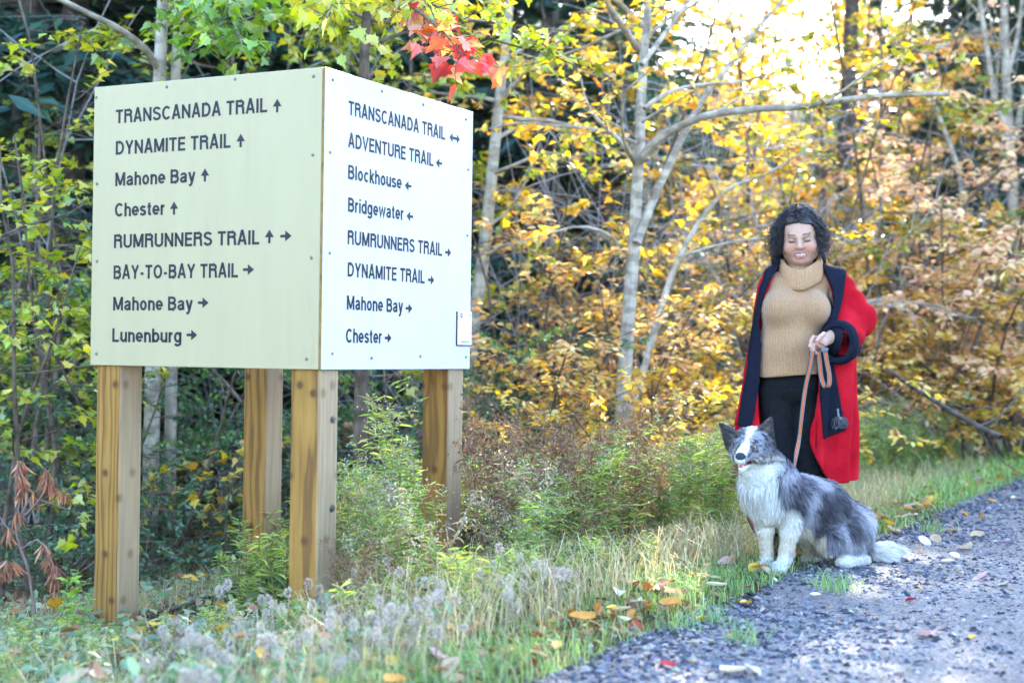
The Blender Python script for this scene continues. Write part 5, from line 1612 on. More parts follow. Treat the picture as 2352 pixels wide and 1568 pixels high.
    for u, y in ((1798, .0), (1869, .05)):
        c = wp(u, 1250)
        sh = [('e', (c[0], y - .05, .045), (.042, .10, .04), .03), ('e', (c[0] - .005, y - .12, .035), (.044, .06, .03), .03), ('c', (c[0], y + .01, .06), (c[0], y + .01, .11), .042, .045, .03)]
        V, F = nets(lambda P: np.maximum(union(P, sh), .012 - P[..., 2]), (c[0] - .08, y - .22, 0), (c[0] + .08, y + .1, .16), .007)
        put('shoe', V, F, plain_mat('black_leather', (.02, .02, .022), .4, .5))

    # ---- coat: hollow solid with an open front
    lz = np.array([Zv(v) for v in (560, 600, 660, 700, 760, 800, 850, 900, 950, 985, 1010, 1110, 1300)])
    xl = np.array([X(u, v) for u, v in ((1800, 560), (1788, 600), (1765, 660), (1747, 700), (1739, 760), (1740, 800), (1738, 850), (1737, 900), (1738, 950), (1742, 985), (1745, 1010), (1750, 1110), (1750, 1300))])
    xr = np.array([X(u, v) for u, v in ((1872, 560), (1882, 600), (1902, 660), (1908, 700), (1896, 760), (1882, 800), (1872, 850), (1868, 900), (1862, 950), (1852, 985), (1850, 1010), (1884, 1085), (1900, 1300))])
    o = np.argsort(lz); lz, xl, xr = lz[o], xl[o], xr[o]
    tv = [560, 600, 620, 640, 660, 700, 750, 800, 850, 900, 950, 1000, 1050, 1110, 1300]
    tl = [1812, 1800, 1768, 1751, 1745, 1738, 1731, 1723, 1715, 1707, 1700, 1693, 1691, 1690, 1690]
    tr_ = [1868, 1880, 1925, 1946, 1956, 1966, 1970, 1971, 1970, 1968, 1966, 1964, 1962, 1960, 1960]
    td = [.06, .085, .10, .115, .13, .155, .165, .165, .165, .165, .165, .165, .165, .165, .165]
    lv = np.array([Zv(v) for v in tv])[::-1]
    ll = np.array([X(u, v) for u, v in zip(tl, tv)])[::-1]; lr = np.array([X(u, v) for u, v in zip(tr_, tv)])[::-1]; ld = np.array(td)[::-1]
    def f_loft(P):
        x, y, z = P[..., 0], P[..., 1], P[..., 2]
        a, b_, c_ = np.interp(z, lv, ll), np.interp(z, lv, lr), np.interp(z, lv, ld)
        hw = (b_ - a) / 2; qx = np.abs(x - (a + b_) / 2) / hw; qy = np.abs(y - .035) / c_
        r = (qx ** 2.4 + qy ** 2.4 + 1e-9) ** (1 / 2.4)
        return (r - 1) * np.minimum(hw, c_) * .9
    sleeve = [('c', (X(1922, 655), .02, Zv(655)), (X(1962, 728), -.01, Zv(728)), .080, .092, .05),
              ('c', (X(1962, 728), -.01, Zv(728)), (X(1925, 788), -.17, Zv(778)), .088, .080, .05)]
    def f_out(P):
        x, y, z = P[..., 0], P[..., 1], P[..., 2]
        d = f_loft(P)
        th_ = np.arctan2(x - .02, -(y - .03))
        drape = np.clip((Zv(760) - z) * 2.2, 0, 1)
        fs = np.sin(th_ * 11 + 1.2 * np.sin(th_ * 3) + .5 * np.sin(z * 4))
        d = d + .017 * drape * (np.abs(fs) ** .7 * np.sign(fs)) + .003 * vnoise(P, 16, 8)
        s = union(P, sleeve)
        e = np.array([X(1955, 740), -.04, Zv(740)])
        ax = np.array([.6, -.5, -.6])
        s = s + .013 * np.sin((P - e) @ ax * 55 + 3 * np.sin(12 * (y + z))) * np.exp(-((P - e) ** 2).sum(-1) / .03)
        return smin(d, s, .035)
    def f_in(P):
        return f_out(P) + .022
    def front(P):
        x, y, z = P[..., 0], P[..., 1], P[..., 2]
        L = np.interp(z, lz, xl); Rr = np.interp(z, lz, xr)
        return np.maximum(np.maximum(L - x, x - Rr), y - .02 - .0 * z)
    def hem(P):
        x, y, z = P[..., 0], P[..., 1], P[..., 2]
        zl = np.interp(x, [X(1690, 980), X(1745, 985), X(1790, 1000), X(1850, 1025), X(1876, 1070), X(1900, 1104), X(1975, 1104)],
                       [Zv(978), Zv(992), Zv(1010), Zv(1030), Zv(1072), Zv(1106), Zv(1102)])
        zl = np.where(y > .06, Zv(1104), zl)
        return zl - z
    def neck(P):
        return -s_ell(P, (X(1838, 590), -.06, Zv(590) + .02), (.095, .12, .11))
    cuff_c = wp(1893, 792, -.24)
    sl_dir = np.array([X(1925, 788) - X(1962, 728), -.16, Zv(778) - Zv(728)]); sl_dir /= np.linalg.norm(sl_dir)
    hole = ('c', np.array([X(1925, 788), -.17, Zv(778)]) - sl_dir * .05, np.array([X(1925, 788), -.17, Zv(778)]) + sl_dir * .2, .058, .060, .01)
    def f_coat(P):
        d = np.maximum(f_out(P), -f_in(P))
        d = np.maximum(d, -front(P)); d = np.maximum(d, hem(P)); d = np.maximum(d, neck(P))
        return np.maximum(d, -union(P, [hole]))
    V, F = nets(f_coat, (X(1670), -.36, Zv(1120)), (X(2030), .28, Zv(560)), .0075)
    m, nt, b = new_mat('red_wool')
    co = coords(nt); f = noise(nt, co, 160, 4, .7); g = noise(nt, co, 7, 3, .5)
    r = ramp(nt, [(.3, (.36, .004, .012)), (.7, (.56, .012, .024))], g)
    r2 = ramp(nt, [(.3, (.72, .72, .72)), (.7, (1.15, 1.15, 1.15))], f)
    nt.links.new(mix(nt, .8, r.outputs[0], r2.outputs[0], 'MULTIPLY'), b.inputs['Base Color'])
    b.inputs['Roughness'].default_value = .95; b.inputs['Specular IOR Level'].default_value = .04
    bump(nt, b, f, .4, .003)
    coat = put('coat', V, F, m)
    BLACK = plain_mat('black_wool', (.010, .012, .022), .95, .05, .35, 150, .4, .003)
    # lapels: thick facings laid over the coat's front edges
    lapL = xz([(1803, 575), (1787, 592), (1758, 618), (1742, 660), (1735, 700), (1728, 740), (1722, 780), (1716, 820), (1707, 870), (1698, 920), (1688, 976), (1722, 990), (1731, 940), (1740, 880), (1741, 830), (1745, 790), (1741, 750), (1744, 715), (1752, 680), (1770, 640), (1790, 610), (1806, 590)])
    lapR = xz([(1872, 560), (1890, 570), (1918, 590), (1944, 605), (1945, 622), (1938, 645), (1928, 690), (1917, 720), (1906, 745), (1915, 760), (1905, 830), (1915, 880), (1925, 940), (1934, 986), (1876, 1008), (1872, 960), (1868, 900), (1870, 850), (1878, 770), (1892, 730), (1903, 700), (1903, 670), (1893, 640), (1884, 610)])
    for poly, ymax in ((lapL, .03), (lapR, .05)):
        def f_l(P):
            d = np.maximum(f_out(P) - .014, -(f_out(P) + .012))
            p2 = poly_sdf(P[..., 0], P[..., 2], poly) + .004
            d = np.maximum(d, p2)
            d = np.maximum(d, P[..., 1] - ymax)
            return d
        V, F = nets(f_l, (X(1670), -.30, Zv(1020)), (X(1960), ymax + .02, Zv(548)), .0065)
        put('lapel', V, F, BLACK)
    # collar round the back of the neck
    def f_c(P):
        q = P - np.array([X(1838, 600), .03, Zv(598)])
        rr = np.sqrt((q[..., 0] / 1.18) ** 2 + (q[..., 1] / .95) ** 2)
        d = np.hypot(rr - .098, (q[..., 2] - .25 * q[..., 1]) * .36) - .016
        return np.maximum(d, -.035 - q[..., 1])
    V, F = nets(f_c, (X(1838) - .2, -.05, Zv(598) - .12), (X(1838) + .2, .2, Zv(598) + .12), .007)
    put('collar', V, F, BLACK)
    # turned-back cuff
    c0 = np.array([X(1918, 790), -.16, Zv(786)]); c1 = np.array([X(1888, 786), -.27, Zv(786)])
    cd = (c1 - c0) / np.linalg.norm(c1 - c0)
    def f_cuff(P):
        q = P - c0; h = q @ cd; r = q - h[..., None] * cd
        rad = np.sqrt((r[..., 2] / 1.12) ** 2 + (r[..., 0]) ** 2 + (r[..., 1]) ** 2)
        d = np.abs(rad - .078 - .006 * np.sin(h * 40)) - .013
        return np.maximum(d, np.maximum(-.05 - h, h - .085))
    V, F = nets(f_cuff, c0 - .17, c0 + .17, .006)
    put('cuff', V, F, BLACK)

    # ---- body: head, neck, arms and hands
    Rh = rot_xyz(RND(21), RND(-4), RND(-13))           # head bowed and turned slightly to the viewer's left
    hc = wp(1837, 541, -.03)
    HS = np.array([1.12, 1.04, 1.05])
    def hw(P): return hc + (((P - hc) @ Rh) / HS) @ Rh.T
    def hp(x, y, z): return hc + Rh @ np.array([x, y, z])
    def q(kind, *a):
        return (kind, *a)
    head = [('e', hp(0, .025, .035), (.077, .094, .092), Rh, .02), ('e', hp(0, -.028, -.028), (.070, .070, .092), Rh, .03),
            ('e', hp(0, -.050, -.098), (.040, .038, .030), Rh, .03), ('e', hp(-.040, -.062, -.040), (.031, .030, .032), Rh, .02), ('e', hp(.040, -.062, -.040), (.031, .030, .032), Rh, .02),
            ('e', hp(-.048, -.01, -.075), (.03, .045, .03), Rh, .03), ('e', hp(.048, -.01, -.075), (.03, .045, .03), Rh, .03),
            ('c', hp(-.036, -.083, .026), hp(-.012, -.090, .022), .010, .010, .012), ('c', hp(.036, -.083, .026), hp(.012, -.090, .022), .010, .010, .012),
            ('c', hp(0, -.090, .020), hp(0, -.113, -.022), .0085, .0125, .012), ('e', hp(-.0125, -.103, -.027), (.0085, .010, .008), Rh, .006), ('e', hp(.0125, -.103, -.027), (.0085, .010, .008), Rh, .006),
            ('e', hp(-.079, .008, -.006), (.010, .020, .030), Rh, .006), ('e', hp(.079, .008, -.006), (.010, .020, .030), Rh, .006)]
    lips = [('c', hp(-.030, -.083, -.0560), hp(0, -.0985, -.0565), .0030, .0040, .005), ('c', hp(.030, -.083, -.0560), hp(0, -.0985, -.0565), .0030, .0040, .005),
            ('c', hp(-.029, -.083, -.0600), hp(-.013, -.094, -.0770), .0032, .0055, .004), ('c', hp(.029, -.083, -.0600), hp(.013, -.094, -.0770), .0032, .0055, .004),
            ('c', hp(-.013, -.094, -.0775), hp(.013, -.094, -.0775), .0055, .0055, .004)]
    neckp = [('c', hp(0, .015, -.07), (X(1838, 640), .02, Zv(640)), .060, .062, .03)]
    def f_cav(P): return np.minimum(s_cone(P, hp(-.022, -.094, -.0635), hp(0, -.098, -.0668), .0025, .0055), s_cone(P, hp(.022, -.094, -.0635), hp(0, -.098, -.0668), .0025, .0055))
    def f_teeth(P): return np.minimum(s_cone(P, hp(-.0185, -.0905, -.0640), hp(0, -.0975, -.0660), .0030, .0046), s_cone(P, hp(.0185, -.0905, -.0640), hp(0, -.0975, -.0660), .0030, .0046))
    def f_head(P0):
        P = hw(P0)
        d = union(P, head)
        for sx in (-1, 1):
            d = -smin(-d, s_ell(P, hp(.032 * sx, -.098, .004), (.0165, .016, .0105), Rh), .008)
            d = smin(d, s_ell(P, hp(.032 * sx, -.078, .003), (.0145, .0135, .0135), Rh), .003)
        d = -smin(-d, f_cav(P), .003)
        d = smin(d, union(P, lips), .004)
        d = np.minimum(d, f_teeth(P))
        for sx in (-1, 1):                                    # smile creases
            d = -smin(-d, s_cone(P, hp(.018 * sx, -.104, -.030), hp(.034 * sx, -.092, -.060), .0015, .0015), .006)
        return smin(d, union(P0, neckp), .03)
    V1, F1 = nets(f_head, hc - [.12, .16, .20], hc + [.12, .15, .16], .0024)
    Vw1 = hw(V1); loc = (Vw1 - hc) @ Rh
    c = np.tile(np.array([.50, .285, .195]), (len(V1), 1))
    g = lambda cx, cz, rx, rz: np.exp(-(((np.abs(loc[:, 0]) - cx) / rx) ** 2 + ((loc[:, 2] - cz) / rz) ** 2))[:, None] * (loc[:, 1] < -.03)[:, None]
    c = c + g(.042, -.035, .022, .020) * np.array([.03, -.06, -.05]) + g(0, -.028, .016, .012) * np.array([.03, -.04, -.03])
    brow = np.exp(-((loc[:, 2] - (.0290 + .12 * np.clip(np.abs(loc[:, 0]) - .014, 0, .020) - .28 * np.clip(np.abs(loc[:, 0]) - .034, 0, 1))) / .0038) ** 4) * (np.abs(loc[:, 0]) > .014) * (np.abs(loc[:, 0]) < .050) * (loc[:, 1] < -.04)
    c = c * (1 - .82 * brow[:, None]) + np.array([.03, .02, .018]) * .82 * brow[:, None]
    ez = -.0035 - .10 * ((np.abs(loc[:, 0]) - .032) / .02) ** 2 * .02
    lash = np.exp(-((loc[:, 2] - ez) / .0040) ** 2) * (np.abs(np.abs(loc[:, 0]) - .032) < .0165) * (loc[:, 1] < -.05)
    c = c * (1 - .9 * lash[:, None]) + np.array([.02, .014, .012]) * .9 * lash[:, None]
    iris = np.exp(-(((np.abs(loc[:, 0]) - .032) / .0075) ** 4 + ((loc[:, 2] + .0055) / .0035) ** 4)) * (loc[:, 1] < -.05)
    c = c * (1 - .45 * iris[:, None]) + np.array([.03, .022, .018]) * .45 * iris[:, None]
    lid = g(.032, .006, .016, .007); c = c * (1 - .25 * lid)
    ml = np.clip(1 - np.abs(loc[:, 0]) / .030, 0, 1)
    lipm = ((loc[:, 2] < -.050 - .003 * (1 - ml)) & (loc[:, 2] > -.083) & (np.abs(loc[:, 0]) < .034) & (loc[:, 1] < -.07) & (union(Vw1, lips) < .0022))[:, None]
    c = np.where(lipm, np.array([.46, .15, .135]), c)
    cav = f_cav(Vw1)
    mouthm = ((cav < .0018) & (loc[:, 1] < -.07))[:, None]
    c = np.where(mouthm, np.array([.16, .04, .04]), c)
    teeth = (f_teeth(Vw1) < .0009)[:, None]
    c = np.where(teeth, np.array([.66, .62, .56]), c)
    # arms under the sleeves and the torso they hang from
    wr = wp(1897, 781, -.235)
    limbs = [('e', (X(1822, 720), .01, Zv(720)), (.12, .09, .2), .05), ('e', (X(1815, 850), .0, Zv(850)), (.12, .09, .14), .05), ('c', (X(1838, 650), .02, Zv(650)), (X(1838, 600), .0, Zv(605)), .056, .056, .04),
             ('c', (X(1800, 650), .02, Zv(652)), (X(1915, 655), .02, Zv(655)), .05, .05, .04), ('c', (X(1915, 655), .02, Zv(655)), (X(1958, 735), -.01, Zv(735)), .052, .044, .04),
             ('c', (X(1958, 735), -.01, Zv(735)), wr, .044, .029, .02), ('c', (X(1790, 660), .03, Zv(655)), (X(1772, 770), .06, Zv(770)), .05, .042, .04), ('c', (X(1772, 770), .06, Zv(770)), (X(1775, 860), .05, Zv(860)), .042, .03, .02),
             ('e', (X(1776, 885), .05, Zv(885)), (.03, .035, .06), .03),
             ('c', (X(1790, 900), .0, Zv(900)), (X(1797, 1250), .0, .06), .06, .04, .03), ('c', (X(1850, 900), .02, Zv(900)), (X(1868, 1250), .05, .06), .06, .04, .03)]
    V2, F2 = nets(lambda P: union(P, limbs), (-.3, -.3, .02), (.34, .2, Zv(598)), .012)
    # the hand closing on the leash: palm, thumb and four bent fingers
    pl = wp(1889, 785, -.285)
    def hd(u, v, y): return wp(u, v, y)
    hand = [('c', wr, pl, .026, .026, .012), ('e', hd(1886, 786, -.29), (.026, .022, .034), None, .012),
            ('c', hd(1892, 766, -.295), hd(1884, 772, -.33), .0105, .0095, .006), ('c', hd(1884, 772, -.33), hd(1876, 782, -.345), .0095, .0080, .004),
            ('c', hd(1880, 776, -.285), hd(1868, 774, -.315), .0098, .0090, .006), ('c', hd(1868, 774, -.315), hd(1862, 786, -.325), .0090, .0085, .004), ('c', hd(1862, 786, -.325), hd(1870, 795, -.318), .0082, .0072, .004),
            ('c', hd(1879, 784, -.285), hd(1864, 781, -.318), .0098, .0090, .006), ('c', hd(1864, 781, -.318), hd(1860, 795, -.328), .0090, .0085, .004), ('c', hd(1860, 795, -.328), hd(1870, 803, -.320), .0082, .0072, .004),
            ('c', hd(1880, 792, -.285), hd(1866, 791, -.312), .0094, .0088, .006), ('c', hd(1866, 791, -.312), hd(1864, 803, -.322), .0086, .0080, .004), ('c', hd(1864, 803, -.322), hd(1873, 808, -.316), .0078, .0070, .004),
            ('c', hd(1882, 799, -.283), hd(1871, 801, -.305), .0086, .0078, .006), ('c', hd(1871, 801, -.305), hd(1871, 810, -.313), .0076, .0070, .004), ('c', hd(1871, 810, -.313), hd(1878, 812, -.308), .0068, .0062, .004)]
    V3, F3 = nets(lambda P: union(P, hand), np.minimum(wr, pl) - .11, np.maximum(wr, pl) + .09, .0030)
    c3 = np.tile(np.array([.52, .30, .22]), (len(V3), 1))
    for a in hand[3::3]: pass
    Vb, Fb, Cb_ = join_geo([(V1, F1, c), (V2, F2, np.tile([.50, .285, .195], (len(V2), 1))), (V3, F3, c3)])
    ms, nt, b = new_mat('skin')
    at = nd(nt, 'ShaderNodeAttribute', attribute_name='Col'); nt.links.new(at.outputs[0], b.inputs['Base Color'])
    b.inputs['Roughness'].default_value = .48; b.inputs['Specular IOR Level'].default_value = .35
    b.inputs['Subsurface Weight'].default_value = .12; b.inputs['Subsurface Radius'].default_value = (.012, .005, .003); b.inputs['Subsurface Scale'].default_value = 1
    bump(nt, b, noise(nt, coords(nt), 220, 3, .6), .08, .001)
    put('body', Vb, Fb, ms, Cb_)

    # ---- hair: dark scalp shell and loose ringlets down to the shoulders
    def f_cap(P):
        P = hw(P); l = (P - hc) @ Rh
        d = s_ell(P, hp(0, .026, .040), (.080, .100, .0925), Rh)
        d = smin(d, s_ell(P, hp(0, .055, -.05), (.075, .05, .095), Rh), .04)
        face = np.maximum(l[..., 1] + .035 + .35 * np.clip(np.abs(l[..., 0]) - .060, 0, 1), l[..., 2] - .080 + .55 * np.abs(l[..., 0]) ** 1.3)
        d = np.maximum(d, -np.maximum(face, -.02 + 0 * d))
        return d + .004 * vnoise(P, 60, 4) + .0035 * np.sin(np.arctan2(l[..., 0], l[..., 1] + .02) * 24 + 40 * l[..., 2])
    V, F = nets(f_cap, hc - [.14, .14, .20], hc + [.14, .18, .17], .005)
    HAIR = plain_mat('dark_hair', (.012, .009, .010), .34, .45, .4, 120, .3, .002)
    cap = put('hair', V, F, HAIR)
    lines = []
    for k in range(760):
        a = rng.uniform(-2.45, 2.45); e = rng.uniform(.0, 1.5)
        # root on the scalp (a = 0 at the back of the head)
        rx, ry, rz = .085, .098, .092
        x = 1.10 * rx * math.sin(a) * math.cos(e); y = .030 + ry * math.cos(a) * math.cos(e); z = .040 + rz * math.sin(e)
        if y < -.045 and z < .10: y = -.045
        p = hp(x, y, z)
        side = np.sign(x) if abs(x) > .012 else rng.choice([-1, 1])
        L = rng.uniform(.15, .25) * (.75 + .25 * math.sin(e))
        n = 26; t = np.linspace(0, 1, n)
        out = np.array([side * (.55 + .5 * rng.random()), (.55 if y > 0 else .12) * rng.random(), .30 * math.sin(e)])
        P = p + np.outer(np.minimum(t * 2.2, 1) * (.026 + .032 * rng.random()), out) + np.outer(t, [side * .045 * rng.random() ** 2, .025 * rng.normal(), 0]) \
            - np.outer(np.clip(t - .10, 0, 1) ** 1.08 * L * 1.1, [0, 0, 1.0])
        # keep clear of the face and neck
        l = (P - hc) @ Rh
        push = np.clip(.097 - np.hypot(l[:, 0], (l[:, 1] - .03) * .85), 0, .05) * (l[:, 2] < .06)
        P = P + np.outer(push * 1.1, [side, 0, 0])
        l = (P - hc) @ Rh
        fr = np.clip(-.03 - l[:, 1], 0, .1) * (np.abs(l[:, 0]) < .075); P = P + np.outer(fr, [0, 1.0, 0])
        w = rng.uniform(5, 9) * 6.283 * L / .2; ph = rng.random() * 6.283; am = rng.uniform(.006, .013) * np.clip(t * 3, .2, 1)
        P = P + np.stack([am * np.cos(w * t * .6 + ph), am * np.sin(w * t * .6 + ph), .3 * am * np.sin(w * t + ph)], -1)
        lines.append((P, np.linspace(.0020, .0008, n) * rng.uniform(.6, 1.2)))
    for k in range(330):                                  # strands combed from the parting over the crown
        y0 = rng.uniform(-.066, .10); side = rng.choice([-1, 1]); n = 22
        f = math.sqrt(max(.05, 1 - ((y0 - .026) / .104) ** 2))
        ph = np.linspace(.04 + .25 * rng.random(), 1.75, n)
        R1 = f * (.088 * 1.10 + .006 * rng.random()); R2 = f * (.098 * 1.04 + .008 * rng.random())
        x = side * R1 * np.sin(ph); z = .040 + R2 * np.cos(ph); y = y0 + (.028 if y0 < 0 else .0) * np.sin(ph) ** 1.5
        z = z - np.clip(ph - 1.25, 0, 1) * .22 * rng.uniform(.5, 1.2)
        P = hc + np.stack([x, y, z], -1) @ Rh.T
        t = np.linspace(0, 1, n); am = .0035 + .006 * t; w = rng.uniform(16, 30)
        P = P + np.stack([am * np.cos(w * t + k), am * np.sin(w * t + k), am * .5 * np.cos(w * t * 1.3)], -1)
        lines.append((P, np.linspace(.0030, .0014, n)))
    V, F = tubes(lines, 4)
    put('ringlets', V, F, HAIR, parent=cap)

    return root, hd

woman, HD = make_woman()

# ------------------------------------------------------------------ leash and tassel
def ribbon(P, width_dir, w, th, bands):
    "flat strap along P; bands: list of (edge fraction, colour) across the width, seen alike on both sides"
    P = np.asarray(P, float); n = len(P)
    T = np.gradient(P, axis=0); T /= np.linalg.norm(T, axis=1, keepdims=True)
    Wd = np.broadcast_to(np.asarray(width_dir, float), P.shape) if np.ndim(width_dir) == 1 else np.asarray(width_dir)
    Wd = Wd - (Wd * T).sum(1, keepdims=True) * T; Wd /= np.linalg.norm(Wd, axis=1, keepdims=True)
    Nn = np.cross(T, Wd)
    parts = []; e0 = 0
    for e1, c in bands:
        V = np.stack([P + Wd * w * (a - .5) + Nn * s * th / 2 for a, s in ((e0, 1), (e1, 1), (e1, -1), (e0, -1))], 1).reshape(-1, 3)
        i = np.arange(n - 1)[:, None] * 4 + np.arange(4)[None]; j = np.arange(n - 1)[:, None] * 4 + (np.arange(4)[None] + 1) % 4
        parts.append((V, [np.stack([i, j, j + 4, i + 4], -1).reshape(-1, 4), np.array([[0, 1, 2, 3], [4 * n - 1, 4 * n - 2, 4 * n - 3, 4 * n - 4]])], c)); e0 = e1
    return join_geo(parts)

BANDS = [(.16, (.02, .02, .024)), (.24, (.36, .35, .33)), (.34, (.02, .02, .024)), (.66, (.62, .13, .035)), (.76, (.02, .02, .024)), (.84, (.36, .35, .33)), (1.0, (.02, .02, .024))]

def make_leash():
    h0 = HD(1876, 796, -.318) + W0
    root = empty('dog_leash', h0, 'black and orange striped dog leash hanging from the woman\'s hand down behind the dog', 'leash')
    m = vcol_mat('webbing', .8, .2, 400, .4, .001)
    P = smooth_line([h0, HD(1866, 806, -.325) + W0, HD(1862, 835, -.32) + W0, HD(1850, 890, -.31) + W0, HD(1842, 950, -.31) + W0, HD(1835, 1010, -.32) + W0, un(1826, 1060, 7.05), un(1815, 1150, 7.06), un(1800, 1230, 7.08), un(1775, 1268, 7.05), un(1756, 1250, 6.95), un(1742, 1228, 6.92), un(1729, 1205, 6.90), un(1718, 1178, 6.88), un(1716, 1140, 6.86), un(1740, 1090, 6.80)], 70)
    wd = np.tile(np.array([1.0, .1, .15]), (70, 1)); t = np.linspace(0, 1, 70)
    wd[:, 1] = .1 + 1.1 * np.clip((t - .25) * 5, 0, 1) * (t < .6)
    V, F, C = ribbon(P, wd, .024, .0026, BANDS)
    obj('strap', V, F, m, root, C)
    # handle loop below the hand
    H = smooth_line([HD(1879, 791, -.335) + W0, HD(1889, 797, -.345) + W0, HD(1895, 806, -.345) + W0, HD(1899, 830, -.342) + W0, HD(1905, 862, -.34) + W0, HD(1904, 884, -.338) + W0, HD(1895, 887, -.325) + W0, HD(1887, 868, -.312) + W0, HD(1883, 835, -.308) + W0, HD(1880, 805, -.31) + W0], 40)
    V, F, C = ribbon(H, np.array([1, -.25, .1]), .026, .003, BANDS)
    obj('handle_loop', V, F, m, root, C)
    c = HD(1894, 803, -.352) + W0
    V, F = box(c, .017, .004, .008, rot_xyz(0, RND(12), 0), .002)
    obj('slider', V, F, plain_mat('slider_metal', (.10, .11, .16), .35, .5, .1, 40, .05, .001, .6), root)

make_leash()

def make_tassel():
    c = HD(1926, 975, -.20) + W0
    root = empty('leather_tassel', c, 'small black leather tassel hanging on the edge of the coat lapel', 'tassel')
    lea = plain_mat('tassel_leather', (.02, .021, .03), .45, .5)
    a = HD(1924, 938, -.20) + W0; b = HD(1926, 958, -.21) + W0
    V, F = tubes([(np.linspace(a, b, 6), np.array([.004, .006, .004, .006, .004, .008]))], 8)
    obj('clasp', V, F, plain_mat('clasp_metal', (.12, .12, .13), .35, .5, .1, 40, .05, .001, .8), root, smooth=True)
    rng = np.random.default_rng(3); pos, d = [], []
    base = HD(1928, 956, -.215) + W0
    for i in range(7):
        pos.append(base + [.004 * (i - 3), .004 * rng.normal(), 0]); d.append([.16 * (i - 2), -.2 * rng.random(), -1])
    V, F, C = leaves(pos, d, np.array([[0, -1, .1 * i] for i in range(7)], float), .055 + .012 * rng.random(7), (.02, .02, .03), 'oval')
    o = obj('petals', V, F, lea, root)
    sd = o.modifiers.new('thick', 'SOLIDIFY'); sd.thickness = .003
    an = np.arange(16) / 16 * 6.283
    V, F = tubes([(base + [0.003, -.012, -.008] + np.stack([.004 * np.cos(np.append(an, 0)), 0 * np.append(an, 0), .004 * np.sin(np.append(an, 0))], -1), .0012)], 6)
    obj('eyelet', V, F, plain_mat('brass', (.5, .42, .25), .3, .5, .1, 40, .05, .001, .9), root, smooth=True)

make_tassel()

